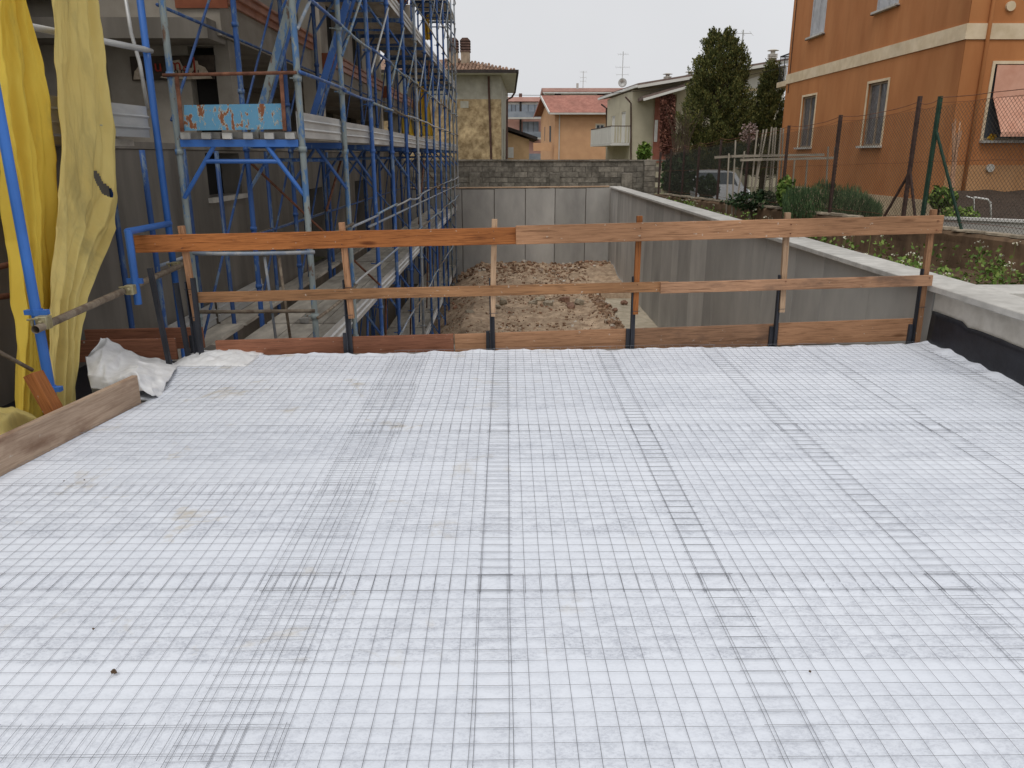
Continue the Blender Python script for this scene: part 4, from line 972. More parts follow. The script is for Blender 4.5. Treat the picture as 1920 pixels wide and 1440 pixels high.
ka, kb = at(1765, 420, 12.6), at(1990, 411, 11.6)
MB().bar((ka.x, ka.y, .3), (kb.x, kb.y, .3), .12, .62).build('kerb_body', M['conc'], lk); MB().bar((ka.x, ka.y - .01, .63), (kb.x, kb.y - .01, .63), .16, .04).build('kerb_top', M['white'], lk)
M['mulch'] = mat('dark_mulch', C(62, 50, 42), C(88, 74, 62), 14, bump=.8, bd=.03)
struct(MB().grid(lambda u, v: (7.35 + 3.9 * v + u * 7, 12.95 + v * 6.8, .42 + v * .32 + .05 * noise.noise((u * 14, v * 14, 0))), 40, 40).build('dark_slope', M['mulch'], smooth=True))
# car seen through the fence
M['car_white'] = NT('car_paint').done(C(226, 228, 230), .3, 0, .5)
M['rubber'] = NT('rubber').done(C(30, 30, 30), .8)
cx, cy, cz = at(1366, 350, 24).x, 24.4, G0
car = thing('parked_car', 'white parked car behind the wire fence', 'car', (cx, cy + 1.8, cz))
pr = [(-.0, .28), (-.02, .62), (.12, .86), (.85, .98), (1.45, 1.42), (2.9, 1.46), (3.7, 1.0), (4.0, .9), (4.05, .3)]
mb = MB(); n = len(pr)
for s0, s1, k0 in ((-1, 1, 1),):
    V0 = []
    for sx in (-.84, -.6, .6, .84):
        for (a, b) in pr:
            tap = 1 - .16 * max(0, (b - .9) / .55); V0.append((cx + sx * tap, cy + a + (.1 if abs(sx) > .7 and a < .3 else 0), cz + b - (.05 if abs(sx) > .7 and b > 1.3 else 0)))
    fs = [(j * n + i, j * n + i + 1, (j + 1) * n + i + 1, (j + 1) * n + i) for j in range(3) for i in range(n - 1)] + [tuple(range(n)), tuple(range(3 * n, 4 * n))[::-1]]
    mb.add(V0, fs)
mb.build('body', M['car_white'], car, bevel=.03)
MB().quad((cx - .66, cy + .88, cz + 1.0), (cx + .66, cy + .88, cz + 1.0), (cx + .58, cy + 1.40, cz + 1.40), (cx - .58, cy + 1.40, cz + 1.40)).build('windscreen', M['glass'], car)
for s_ in (-1, 1):
    MB().box(cx + s_ * .62 - .15, cx + s_ * .62 + .15, cy - .03, cy + .02, cz + .62, cz + .76).build('headlight', M['glass'], car)
    for yy in (.75, 3.2): MB().tube((cx + s_ * .70, cy + yy, cz + .31), (cx + s_ * .86, cy + yy, cz + .31), .31, 18).build('wheel', M['rubber'], car)
MB().box(cx - .5, cx + .5, cy - .04, cy + .0, cz + .36, cz + .5).build('grille', M['rubber'], car); MB().box(cx - .26, cx + .26, cy - .055, cy - .042, cz + .5, cz + .6).build('number_plate', M['white'], car)

# ================================================================ ORANGE BUILDING
M['orange'] = mat('orange_render', C(177, 114, 68), C(194, 131, 82), 1.2, (1, 1, .3), .9, .25, .004, stain=.2, var=0)
M['tan'] = mat('tan_render', C(178, 132, 90), C(194, 148, 104), 1.6, (1, 1, .5), .9, .25, .004, stain=.15, var=0)
M['cream'] = mat('cream_band', C(214, 192, 158), C(232, 212, 182), 3, (1, 1, 1), .85, .1, .003, stain=.15, var=0)
M['plinth'] = mat('plinth_beige', C(190, 166, 136), C(212, 190, 160), 4, stain=.2, var=0)
def lace():
    t = NT('lace_curtain'); n = t.noise(7, (1, 1, .6), 7, .75, 1.5)
    return t.done(t.ramp(n, [(.35, C(58, 56, 58)), (.55, C(100, 100, 104)), (.7, C(150, 150, 152))]), .3, 0, .5)
M['lace'] = lace()
M['frame_tan'] = mat('window_frame_tan', C(142, 124, 106), C(166, 148, 128), 6, rough=.6, bump=.05)
M['shutter'] = mat('grey_shutter', C(176, 176, 178), C(196, 196, 198), 4, rough=.6, bump=.05, var=.02)
M['pink'] = mat('pink_canvas', C(206, 150, 126), C(222, 170, 146), 3, rough=.9, bump=.1, stain=.12)
BX, BY0, BY1, BZ0, BZT = 11.0, 19.95, 32.3, G0, 10.0
ob_ = thing('apartment_building', 'tall burnt orange rendered building with cream string course at right', 'building', (14, 26, G0))
O1 = (BX, BY1, BZ0); U1 = (0, -1, 0); Vz = (0, 0, 1)
hs_ = [(BY1 - 24.9, BY1 - 23.62, 1.86 - BZ0, 3.66 - BZ0), (BY1 - 30.3, BY1 - 29.02, 1.86 - BZ0, 3.64 - BZ0), (BY1 - 30.25, BY1 - 28.95, 5.66 - BZ0, 7.5 - BZ0), (BY1 - 25.0, BY1 - 23.66, 5.66 - BZ0, 7.5 - BZ0)]
mb = MB(); facade(mb, O1, U1, Vz, BY1 - BY0, BZT - BZ0, hs_, .14)
O2 = (BX, BY0, BZ0); h2 = [(.8, 3.2, 1.94 - BZ0, 3.70 - BZ0)]
mb2 = MB(); facade(mb2, (BX + .01, BY0, 1.35), (1, 0, 0), Vz, 8, BZT - 1.35, [(.8, 3.2, .59, 2.35)], .16)
mb.quad((BX, BY1, BZ0), (BX + 8, BY1, BZ0), (BX + 8, BY1, BZT), (BX, BY1, BZT))
mb.build('side_wall', M['orange'], ob_); mb2.build('front_wall', M['orange'], ob_)
MB().box(BX + .01, BX + 8, BY0 - .001, BY0 + .2, .42, 1.348).build('lower_front_wall', M['tan'], ob_)
MB().box(BX - .04, BX + 8, BY0 - .04, BY0 - .004, BZ0, .46).box(BX - .04, BX - .003, BY0, BY1, BZ0, .46).build('plinth', M['plinth'], ob_)
MB().box(BX - .035, BX - .002, BY0 - .035, BY1, 4.25, 4.6).box(BX, BX + 8, BY0 - .035, BY0 - .002, 4.25, 4.6).build('string_course', M['cream'], ob_)
MB().box(BX - .5, BX + 8.5, BY0 - .5, BY1 + .5, BZT, BZT + .25).build('roof', M['brown_board'], ob_)
for i, h in enumerate(hs_):
    if i < 2: window(ob_, O1, U1, Vz, h, .12, 'frame_tan', 'lace', 1, .06, 'cap', 'cream')
    else: window(ob_, O1, U1, Vz, h, .06, 'shutter', 'shutter', 1, .05, 'cap', None)
for i in (2, 3):
    h = hs_[i]; mb = MB()
    for u in (h[0] - .12, h[1] + .12): mb.bar((BX - .02, BY1 - u, h[2] + BZ0 - .06), (BX - .12, BY1 - u, h[2] + BZ0 - .06), .05, .03)
    mb.build('shutter_catch', M['fence_brown'], ob_)
w = window(ob_, (BX + .01, BY0, 1.35), (1, 0, 0), Vz, (.8, 3.2, .59, 2.35), .14, 'wood_grey', 'glass', 2, .06, 'cap', 'cream')
mb = MB(); mb.quad((11.86, BY0 - .02, 3.68), (14.18, BY0 - .02, 3.68), (14.18, BY0 - .05, 2.95), (11.86, BY0 - .05, 2.95)); mb.quad((11.86, BY0 - .05, 2.95), (14.18, BY0 - .05, 2.95), (14.18, BY0 - .52, 2.12), (11.92, BY0 - .52, 2.12))
mb.quad((11.92, BY0 - .52, 2.12), (14.18, BY0 - .52, 2.12), (14.18, BY0 - .52, 2.02), (11.92, BY0 - .52, 2.02))
mb.build('sun_blind', M['pink'], ob_, solid=.012)
MB().tube((11.5, BY0 - .05, BZ0), (11.5, BY0 - .05, BZT), .045, 10).build('downpipe', M['orange'], ob_, smooth=True)
MB().tube((BX - .02, BY1 - .35, 3.9), (BX - .02, BY1 - .35, BZT), .015, 6).build('cable', M['fence_brown'], ob_)
MB().tube((11.93, BY0 - .06, 4.97), (11.93, BY0 - .0, 4.97), .11, 18).build('round_vent', M['cream'], ob_)
MB().tube((12.1, BY0 - .06, 1.28), (12.1, BY0 - .0, 1.28), .10, 12).build('round_vent', M['conc_light'], ob_)
MB().box(BX + .05, BX + 3, BY1 + .003, BY1 + 1.3, 4.22, 4.42).build('balcony_slab', M['cream'], ob_)
mb = MB(); mb.bar((BX + .1, BY1, 5.4), (BX + .1, BY1 + 1.25, 5.4), .05, .04); mb.bar((BX + .1, BY1 + 1.25, 5.4), (BX + 3, BY1 + 1.25, 5.4), .05, .04)
for i in range(9): mb.bar((BX + .1, BY1 + .1 + i * .14, 4.42), (BX + .1, BY1 + .1 + i * .14, 5.4), .016, .016)
for i in range(16): mb.bar((BX + .1 + i * .18, BY1 + 1.25, 4.42), (BX + .1 + i * .18, BY1 + 1.25, 5.4), .016, .016)
mb.build('balcony_rail', M['steel_black'], ob_)
M['flowerpot_y'] = leafmat('yellow_flower', [(0, C(200, 150, 30)), (1, C(226, 190, 60))])
mb = MB(); foliage(mb, (11.98, BY0 - .1, 2.02), (.09, .07, .09), 90, .05); tag(mb.build('yellow_flowers', M['flowerpot_y']), 'small yellow flowers on the window sill under the pink blind', 'flowers')

# ================================================================ BLOCK WALL (blocks are parts)
bkw = thing('block_wall', 'grey concrete block wall behind the far end of the pit', 'wall', (2, 31, G0))
MB().box(-4.2, 5.62, 31.03, 31.22, G0, 1.36).build('mortar_core', M['mortar'], bkw)
def shared_box(nm, sx, sy, sz):
    mb = MB().box(-sx / 2, sx / 2, -sy / 2, sy / 2, -sz / 2, sz / 2); me = bpy.data.meshes.new(nm); me.from_pydata(mb.v, [], mb.f); me.materials.append(M['block']); return me
b_full, b_half = shared_box('block', .485, .05, .188), shared_box('block_half', .235, .05, .188)
for r_ in range(9):
    z = 1.36 - .1 - r_ * .2
    x = -4.2 + (.25 if r_ % 2 else 0)
    while x < 5.6:
        link('block', b_full, None, (x + .25, 31.0 + rnd(-.006, .012), z + rnd(-.004, .004)), bkw); x += .5
for i, q in enumerate((890, 1040, 1175)):
    p = at(q, 340, 30.85)
    MB().box(p.x - .2, p.x + .2, 30.75, 30.97, G0, .93 + rnd(-.02, .02)).build('pilaster', M['block'], bkw, bevel=.012)
for k in range(8): MB().box(5.3, 5.72, 30.62, 31.03, 1.40 - .2 * (k + 1) + .006, 1.40 - .2 * k - .006).build('corner_block', M['block'], bkw, bevel=.008)
x = -4.3
while x < 5.6: MB().box(x + .004, x + .746, 30.93, 31.27, 1.365, 1.365 + .055 + rnd(-.006, .008)).build('coping', M['block'], bkw); x += .75

# ================================================================ HOUSES BEYOND
M['ochre'] = mat('crumbling_ochre_render', C(142, 120, 88), C(206, 182, 142), 3.2, (1, 1, 1), .95, .7, .04, stain=.4, var=0)
M['greyrend'] = mat('grey_render', C(160, 156, 142), C(184, 180, 166), 2, stain=.2, var=0)
M['tile'] = mat('terracotta_tile', C(118, 92, 76), C(176, 142, 118), 5, (1, 1, 1), .9, .4, .02, stain=.3, var=.3)
M['gutter'] = mat('dark_gutter', C(52, 46, 44), C(70, 62, 58), 5, var=.05)
M['brownpipe'] = mat('brown_pipe', C(70, 50, 44), C(90, 66, 58), 5, var=.05)
M['chim'] = mat('chimney_render', C(156, 138, 118), C(184, 166, 144), 6, (1, 1, .4), stain=.4)
M['chimbrick'] = mat('chimney_brick', C(96, 76, 68), C(124, 98, 88), 8)
oh = thing('old_house', 'old house with crumbling ochre render and clay tiled roof beyond the block wall', 'house', (-4, 47, G0))
Yo = 45.0; c0 = at(940, 200, Yo); zE = at(900, 141, Yo).z; zS = at(900, 186, Yo).z; xR = c0.x
xL = -9
mb = MB(); mb.quad((xL, Yo, G0), (xR, Yo, G0), (xR, Yo, zS), (xL, Yo, zS)); mb.build('lower_wall', M['ochre'], oh)
mb = MB(); mb.quad((xL, Yo - .0, zS), (xR, Yo, zS), (xR, Yo, zE), (xL, Yo, zE)); mb.build('upper_wall', M['greyrend'], oh)
O3 = (xR, Yo, G0); U3 = Vector((.38, 12, 0)).normalized()
mb = MB(); facade(mb, O3, U3, Vz, 12, zE - G0, [(2.5, 3.6, 1.4, 3.4), (6.5, 7.6, 1.4, 3.4)], .15); mb.build('side_wall', M['greyrend'], oh)
for h in ((2.5, 3.6, 1.4, 3.4), (6.5, 7.6, 1.4, 3.4)): window(oh, O3, U3, Vz, h, .12, 'white', 'glass', 1, .06)
MB().box(-2.55, -2.1, Yo - .02, Yo - .003, zS - .45, zS - .1).build('cement_patch', M['greyrend'], oh)
xo = at(968, 150, Yo).x
MB().box(xL, xo, Yo - .75, Yo + 13, zE + .02, zE + .12).build('eave_board', M['white'], oh)
MB().box(xL, xo + .02, Yo - .85, Yo - .752, zE + .05, zE + .2).box(xo + .005, xo + .12, Yo - .85, Yo + 13, zE + .05, zE + .2).build('gutter', M['gutter'], oh)
rfp = [(xL, Yo - .75, zE + .13), (xo, Yo - .75, zE + .13), (xo, Yo + 13, zE + .13), (xL, Yo + 13, zE + .13)]
ap = (xo - 3.4, Yo + 4.2, zE + 1.25)
mb = MB(); mb.add(rfp + [ap, (xL, Yo + 4.2, zE + 1.25)], [(0, 1, 4, 5), (1, 2, 4), (2, 3, 5, 4)]); mb.build('roof_deck', M['tile'], oh)
tm = MB()
for k in range(6):
    pass
prof_ = [(math.cos(a), math.sin(a)) for a in [math.pi * i / 5 for i in range(6)]]
tl = MB().add([(.09 * c_, 0, .075 * s_) for c_, s_ in prof_] + [(.07 * c_, .62, .06 * s_) for c_, s_ in prof_], [(i, i + 1, i + 7, i + 6) for i in range(5)] + [tuple(range(6))[::-1]])
tme = bpy.data.meshes.new('roof_tile'); tme.from_pydata(tl.v, [], tl.f); tme.materials.append(M['tile'])
slope = math.atan2(1.12, 4.95)
x = xo - .12; cnt = 0
while x > xo - 4.2:
    maxr = min(9, int((xo - x) / 3.4 * 9) + 1)
    for r_ in range(maxr):
        d = r_ * .53; link('roof_tile', tme, None, (x + rnd(-.015, .015), Yo - .78 + d * math.cos(slope), zE + .15 + d * math.sin(slope) + rnd(0, .02)), oh, (slope, 0, rnd(-.05, .05))); cnt += 1
    x -= .2
for q, Yv in ((873, 47.2), (851, 47.2)):
    p = at(q, 118, Yv); zt = at(q, 98, Yv).z; w_ = .25
    ch = MB().box(p.x - w_, p.x + w_, Yv - .3, Yv + .3, p.z - .4, zt).build('chimney', M['chim'], oh)
    mb = MB(); z = zt
    for k in range(4): mb.box(p.x - w_ - .04, p.x + w_ + .04, Yv - .34, Yv + .34, z + .002, z + .075); mb.box(p.x - w_ + .03, p.x + w_ - .03, Yv - .27, Yv + .27, z + .075, z + .14); z += .14
    mb.prism([(p.x - w_ - .05, Yv - .35, z), (p.x + w_ + .05, Yv - .35, z), (p.x + w_ * .6, Yv - .35, z + .16), (p.x - w_ * .6, Yv - .35, z + .16)], (0, .7, 0)); mb.build('chimney_pot', M['chimbrick'], ch)
MB().tube(at(916, 143, Yo - .1), at(921, 300, Yo - .1), .06, 8).build('downpipe', M['brownpipe'], oh)
MB().path([at(966, 172, Yo - .1), at(960, 182, Yo), at(951, 187, Yo), at(950, 300, Yo)], .055, 8).build('downpipe', M['brownpipe'], oh)

# low peach house
ph = thing('peach_house', 'small peach house with a slanted dark roof right of the old house', 'house', at(970, 300, 58))
a, b = at(950, 300, 58), at(992, 300, 58)
mb = MB(); mb.prism([(a.x - 2, 58, G0), (b.x, 58, G0), (b.x, 58, at(992, 262, 58).z), (a.x - 2, 58, at(952, 245, 58).z + .6)], (0, 8, 0)); mb.build('wall', mat('peach', C(206, 168, 126), C(220, 184, 142), 2, var=0), ph)
mb = MB(); p, q = at(948, 240, 57.6), at(1008, 263, 57.6); mb.prism([p + Vector((-2, 0, .6)), q, q + Vector((0, 0, .22)), p + Vector((-2, 0, .82))], (0, 9, 0)); mb.build('roof', M['gutter'], ph)
mb = MB(); mb.prism([at(953, 276, 57.95), at(963, 276, 57.95), at(963, 296, 57.95), at(953, 296, 57.95)], (0, .04, 0)); mb.build('window_shutter', M['white'], ph)

# pink flats
M['pinkwall'] = mat('pink_render', C(206, 158, 146), C(218, 172, 160), 1, var=0, stain=.1); M['paleconc'] = mat('pale_render', C(196, 192, 184), C(210, 206, 198), 1, var=0, stain=.1)
M['bluegrey'] = mat('bluegrey_glazing', C(120, 128, 138), C(150, 156, 164), .8, rough=.4, var=.1, stain=.1)
pf = thing('flats', 'distant pink and grey block of flats with glazed balconies', 'building', at(985, 300, 112)); Yp = 110.0
def pb(n_, x0, x1, y0, y1, m, Y0=Yp, th=.4, par=None):
    p, q = at(x0, y1, Y0), at(x1, y0, Y0); return MB().box(p.x, q.x, Y0, Y0 + th, p.z, q.z).build(n_, M[m], par)
pb('wall', 935, 1032, 190, 305, 'pinkwall', Yp, 10, pf); pb('roof', 935, 1030, 182, 190, 'tileroof' if 'tileroof' in M else 'pinkwall', Yp - .5, 11, pf)
pb('top_storey', 945, 1030, 192, 221, 'paleconc', Yp - .1, .09, pf)
for (x0, x1, y0, y1) in ((952, 974, 196, 218), (978, 1015, 196, 218), (980, 1010, 228, 262), (952, 970, 198, 210)):
    if (x0, y0) == (952, 198): continue
    w = pb('window', x0, x1, y0, y1, 'bluegrey', Yp - .25, .14, pf)
    for k in (1, 2): pb('mullion', x0 + (x1 - x0) * k / 3 - .4, x0 + (x1 - x0) * k / 3 + .4, y0, y1, 'gutter', Yp - .29, .035, w)
for y0 in (220, 258): pb('balcony_slab', 948 if y0 < 240 else 976, 1018, y0, y0 + 3, 'paleconc', Yp - 1.3, 1.0, pf); pb('balcony_panel', 950 if y0 < 240 else 978, 1016, y0 - 11, y0, 'bluegrey', Yp - 1.25, .05, pf)
pb('party_pier', 974, 978, 190, 262, 'gutter', Yp - .3, .2, pf); pb('chimney', 973, 979, 175, 182, 'chimbrick', Yp + 2, .5, pf); pb('lower_balcony', 978, 1016, 288, 300, 'bluegrey', Yp - 1.2, .1, pf)

# long building with antennas
M['rooflong'] = mat('brownpink_roof', C(150, 112, 100), C(172, 132, 118), 2, (1, 1, 1), var=0); M['redroof'] = mat('red_tile_roof', C(156, 104, 90), C(178, 124, 108), 4, (1, .4, 1), var=0, bump=.5, bd=.03)
lb = thing('long_building', 'long low roofed building behind the orange house carrying aerials', 'building', at(1120, 300, 95)); Yl = 95.0
pb('wall', 1020, 1240, 172, 305, 'paleconc', Yl, 8, lb)
a, b = at(1018, 172, Yl - .6), at(1245, 168, Yl - .6); c_, d = at(1022, 165, Yl + 3), at(1245, 163, Yl + 3)
MB().prism([a, (a.x, Yl + 3, c_.z), (a.x, Yl + 9, a.z)], (b.x - a.x, 0, 0)).build('roof', M['rooflong'], lb)
pb('fascia', 1018, 1245, 173, 175, 'white', Yl - .65, .04, lb); pb('window', 1120, 1145, 175, 181, 'gutter', Yl - .05, .04, lb); pb('window', 1040, 1052, 175, 181, 'gutter', Yl - .05, .04, lb); pb('vent', 1081, 1085, 156, 167, 'conc', Yl + 2, .4, lb)
def aerial(label, p, h, dish, arms):
    t = thing('aerial', label, 'antenna', p, 'rooftop aerials'); MB().tube(p, p + Vector((0, 0, h)), .04, 6).build('mast', M['galv'], t)
    for (z, L, n_) in arms:
        mb = MB(); c = p + Vector((0, 0, z)); mb.bar(c - Vector((L / 2, 0, 0)), c + Vector((L / 2, 0, 0)), .03, .03)
        for i in range(n_): q = c + Vector((-L / 2 + L * i / max(1, n_ - 1), 0, 0)); mb.bar(q - Vector((0, .4, .18)), q + Vector((0, .4, .18)), .015, .015)
        mb.build('arm', M['galv'], t)
    if dish:
        mb = MB(); c = p + Vector((0, -.1, .5)); n_ = 20
        ring = [[(c.x + r * math.cos(6.283 * k / n_), c.y - .25 * (r / dish) ** 2, c.z + r * math.sin(6.283 * k / n_)) for k in range(n_)] for r in (dish * .05, dish * .5, dish)]
        mb.add(sum(ring, []), [(j * n_ + k, j * n_ + (k + 1) % n_, (j + 1) * n_ + (k + 1) % n_, (j + 1) * n_ + k) for j in range(2) for k in range(n_)]); mb.build('dish', M['galv'], t, smooth=True, solid=.02)
aerial('tall aerial mast with satellite dish on the long roof', at(1166, 164, 96), 3.9, .5, ((3.6, 1.2, 5), (2.2, 1.6, 4), (1.4, 1.4, 3)))
aerial('short aerial mast without dish on the long roof', at(1093, 166, 96), 1.9, 0, ((1.8, .8, 4), (1.2, .7, 3), (.8, .7, 2)))

# orange house with red roof
M['orangehouse'] = mat('apricot_render', C(202, 156, 118), C(214, 168, 128), 1, var=0, stain=.08)
oh2 = thing('orange_house', 'apricot house with red tiled roof in the middle distance', 'house', at(1085, 300, 70)); Yh = 70.0
cL = at(1040, 250, Yh).x; zA = at(1060, 214, Yh).z; bL = at(1014, 250, Yh + 7).x; bx = at(1200, 250, Yh).x
mb = MB(); facade(mb, (cL, Yh, G0), (1, 0, 0), Vz, bx - cL, zA - G0, [(at(1117, 250, Yh).x - cL, at(1133, 250, Yh).x - cL, at(1100, 250, Yh).z - G0, at(1100, 233, Yh).z - G0)], .15)
zr = at(1030, 183, Yh + 4).z; mx_ = (cL + bL) / 2
mb.add([(cL, Yh, G0), (bL, Yh + 7, G0), (bL, Yh + 7, zA), (mx_, Yh + 3.5, zr - .15), (cL, Yh, zA)], [(4, 3, 2, 1, 0)]); mb.build('wall', M['orangehouse'], oh2)
window(oh2, (cL, Yh, G0), (1, 0, 0), Vz, (at(1117, 250, Yh).x - cL, at(1133, 250, Yh).x - cL, at(1100, 250, Yh).z - G0, at(1100, 233, Yh).z - G0), .12, 'white', 'glass', 1, .08, None, 'cream')
e0, e1 = Vector((cL - .5, Yh - .7, zA - .05)), Vector((bx, Yh - .7, zA - .05)); r0, r1 = Vector((mx_ - .6, Yh + 3.6, zr)), Vector((bx, Yh + 3.6, zr)); k0 = Vector((bL - .7, Yh + 7.6, zA - .05))
mb = MB(); up = Vector((0, 0, .18)); mb.add([e0, e1, r1, r0, e0 + up, e1 + up, r1 + up, r0 + up], [(3, 2, 1, 0), (4, 5, 6, 7), (0, 1, 5, 4), (1, 2, 6, 5), (3, 0, 4, 7)]); mb.build('roof', M['redroof'], oh2)
mb = MB(); mb.add([r0, r1, k0 + Vector((8, 0, 0)), k0, r0 + up, r1 + up, k0 + Vector((8, 0, 0)) + up, k0 + up], [(4, 5, 6, 7), (3, 0, 4, 7)]); mb.build('roof_back', M['redroof'], oh2)
MB().bar(e0 + Vector((0, -.08, .06)), e1 + Vector((0, -.08, .06)), .12, .14).build('gutter', M['paleconc'], oh2)
MB().bar(e0 + Vector((-.02, -.02, .1)), r0 + Vector((-.05, 0, .1)), .08, .2).build('bargeboard', M['white'], oh2)
MB().tube((cL + .4, Yh - .06, G0), (cL + .4, Yh - .06, zA), .05, 6).build('downpipe', M['paleconc'], oh2)
mb = MB(); p = at(1000, 283, 71); q = at(1034, 283, 70); mb.prism([p, q, at(1034, 268, 70), at(1000, 268, 71)], (0, .08, 0)); mb.build('balcony', M['orangehouse'], oh2)
for (x0, x1, y0, y1, Yw) in ((1021, 1024, 238, 264, 75), (1030, 1033, 236, 266, 72)): MB().prism([at(x0, y0, Yw - .3), at(x1, y0, Yw - .3), at(x1, y1, Yw - .3), at(x0, y1, Yw - .3)], (0, .1, 0)).build('window', M['glass'], oh2)

# beige house with balcony
M['beige'] = mat('beige_render', C(186, 178, 154), C(202, 194, 170), 1, var=0, stain=.1); M['palewall'] = mat('offwhite_render', C(212, 210, 202), C(224, 222, 216), 1, var=0, stain=.08); M['redbrick'] = mat('red_brick_wall', C(150, 92, 76), C(172, 112, 94), 3, var=0, stain=.2)
M['roofbrown'] = mat('brown_roof', C(110, 94, 88), C(132, 114, 106), 3, var=0)
bh = thing('beige_house', 'beige house with low gable roof and long balcony beyond the wall', 'house', at(1200, 300, 52)); Yb = 50.0
nc = at(1183, 250, Yb); fc = at(1137, 250, 58.0); zev = 5.35; far = Vector((fc.x, 58, 0)); near = Vector((nc.x, Yb, 0)); Uv = (near - far).normalized(); Lw = (near - far).length
hol = [(Lw * .22, Lw * .36, 2.5, 4.5), (Lw * .62, Lw * .78, 2.5, 4.6), (Lw * .22, Lw * .34, .3, 1.6), (Lw * .62, Lw * .76, .3, 1.6)]
mb = MB(); facade(mb, (far.x, far.y, G0), Uv, Vz, Lw, zev - G0, hol, .15); mb.build('side_wall', M['beige'], bh)
for h in hol: window(bh, (far.x, far.y, G0), Uv, Vz, h, .1, 'palewall', 'palewall', 1, .07)
xr = at(1475, 118, Yb).x; zr = at(1475, 122, Yb).z
mb = MB(); mb.add([(nc.x, Yb, G0), (xr, Yb, G0), (xr, Yb, zr), (nc.x, Yb, zev)], [(0, 1, 2, 3)]); mb.build('gable_wall', M['beige'], bh)
mb = MB(); p = at(1385, 120, Yb - .05); mb.prism([(p.x, Yb - .06, at(1385, 205, Yb).z), (xr, Yb - .06, at(1385, 205, Yb).z), (xr, Yb - .06, zr - .15), (p.x, Yb - .06, zr - 1.0)], (0, .05, 0)); mb.build('upper_gable_panel', M['palewall'], bh)
def bb(n_, x0, x1, y0, y1, m, off=.1, th=.08): p, q = at(x0, y1, Yb - off), at(x1, y0, Yb - off); return MB().box(p.x, q.x, Yb - off, Yb - off + th, p.z, q.z).build(n_, M[m], bh)
bb('brick_panel', 1223, 1262, 176, 305, 'redbrick', .10, .09); wn = bb('window', 1226, 1234, 225, 266, 'white', .16, .05); bb('brick_panel', 1262, 1276, 176, 305, 'beige', .08, .07)
bb('window', 1394, 1426, 186, 236, 'gutter', .12, .05); bb('shutter', 1396, 1424, 188, 206, 'wood_grey', .16, .035); bb('pane', 1396, 1424, 207, 234, 'palewall', .17, .04); bb('string_course', 1383, 1450, 166, 170, 'cream', .14, .06)
# roof: side eave, front rake
e_f, e_n = at(1124, 190, 60), at(1196, 160, 48.9); e_f.z = e_n.z = (e_f.z + e_n.z) / 2; rk = at(1480, 116, 48.9); rkf = rk + Vector((0, 11, 0))
mb = MB(); up = Vector((0, 0, .22)); mb.add([e_f, e_n, rk, rkf, e_f + up, e_n + up, rk + up, rkf + up], [(3, 2, 1, 0), (4, 5, 6, 7), (0, 1, 5, 4), (1, 2, 6, 5)]); mb.build('roof', M['roofbrown'], bh)
MB().bar(e_f + Vector((-.06, 0, .05)), e_n + Vector((-.06, -.05, .05)), .14, .14).build('gutter', M['white'], bh); MB().bar(e_n + Vector((0, -.06, .02)), rk + Vector((0, -.06, .02)), .1, .16).build('bargeboard', M['palewall'], bh)
mb = MB(); p, q = at(1206, 187, 48), at(1300, 160, 48); mb.prism([p, q, q + Vector((0, 0, .2)), p + Vector((0, 0, .2))], (0, 2, 0)); mb.build('porch_roof', M['roofbrown'], bh); MB().bar(p + Vector((0, -.05, 0)), q + Vector((0, -.05, 0)), .08, .14).build('porch_board', M['palewall'], bh)
MB().path([at(1173, 182, 50.5), at(1180, 190, Yb - .08), at(1183, 194, Yb - .08), at(1183, 305, Yb - .08)], .05, 6).build('downpipe', M['brownpipe'], bh); MB().path([at(1128, 196, 59.8), at(1137, 203, 58), at(1137, 305, 58)], .06, 6).build('downpipe', M['brownpipe'], bh)
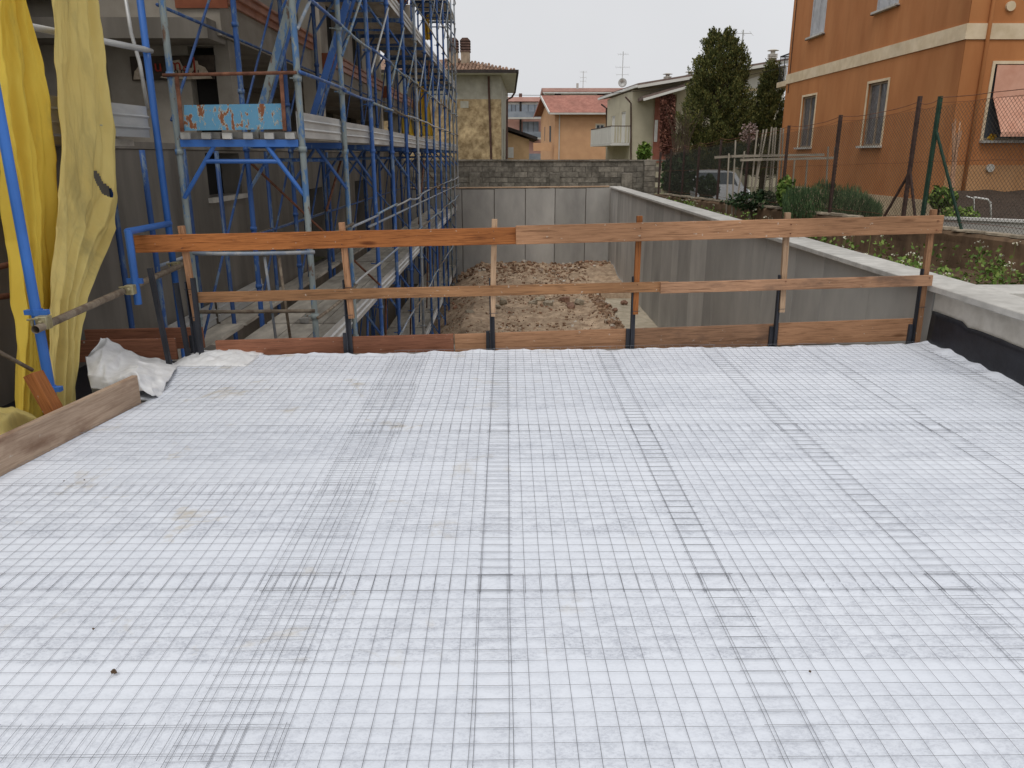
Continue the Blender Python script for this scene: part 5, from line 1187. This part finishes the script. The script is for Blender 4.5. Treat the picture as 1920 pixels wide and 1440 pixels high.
# balcony along the side wall
nrm = Vector((-Uv.y, Uv.x, 0)); nrm = nrm if nrm.x < 0 else -nrm
b0 = far + Uv * .5 + nrm * .02; b1 = near - Uv * .2 + nrm * .02; zb = at(1160, 274, 54).z
mb = MB(); mb.prism([b0 + Vector((0, 0, zb)), b1 + Vector((0, 0, zb)), b1 + nrm * 1.2 + Vector((0, 0, zb)), b0 + nrm * 1.2 + Vector((0, 0, zb))], (0, 0, .16)); mb.build('balcony_slab', M['palewall'], bh)
p0, p1 = b0 + nrm * 1.17, b1 + nrm * 1.17
mb = MB(); mb.bar(p0 + Vector((0, 0, zb + 1.15)), p1 + Vector((0, 0, zb + 1.15)), .05, .05); mb.bar(p1 + Vector((0, 0, zb + 1.15)), b1 + Vector((0, 0, zb + 1.15)), .05, .05); mb.build('balcony_handrail', M['brownpipe'], bh)
for i in range(40): q = p0.lerp(p1, i / 39); MB().bar(q + Vector((0, 0, zb + .16)), q + Vector((0, 0, zb + 1.12)), .11, .03, nrm).build('baluster', M['palewall'], bh)
for i in range(8): q = p1.lerp(b1, i / 7); MB().bar(q + Vector((0, 0, zb + .16)), q + Vector((0, 0, zb + 1.12)), .05, .03, Uv).build('baluster', M['palewall'], bh)
for (q, y0, y1, Yv) in ((1252, 137, 160, 53), (1294, 133, 156, 53), (1449, 92, 124, 51)):
    p = at(q, y1, Yv); zt = at(q, y0, Yv).z; h = zt - p.z; w_ = .22 if q < 1400 else .24
    ch = MB().box(p.x - w_ * .8, p.x + w_ * .8, Yv, Yv + .4, p.z - .6, p.z + h * .45).build('chimney', M['chim'], bh); mb = MB()
    for k in range(3): mb.box(p.x - w_, p.x + w_, Yv - .05, Yv + .45, p.z + h * (.47 + .1 * k), p.z + h * (.53 + .1 * k))
    mb.tube((p.x, Yv + .2, p.z + h * .7), (p.x, Yv + .2, p.z + h * .96), w_ * .6, 8); mb.path([(p.x, Yv + .2, p.z + h * .93), (p.x, Yv + .2, p.z + h)], [w_ * 1.5, w_ * .8], 12); mb.build('chimney_pot', M['conc_light'], ch)
aerial('thin aerial mast behind the top of the large conifer', at(1388, 130, 50), 2.2, 0, ((2.0, 1.0, 3), (1.2, .6, 2)))
# overhead cable
pts = [at(948 + (1480 - 948) * k / 24, 178 - (178 - 124) * (k / 24) ** 2.2 + 3 * math.sin(math.pi * k / 24), 44 - 10 * k / 24) for k in range(25)]
tag(MB().path(pts, .012, 5).build('overhead_cable', M['gutter']), 'thin overhead cable strung from the old house to the orange building', 'cable')
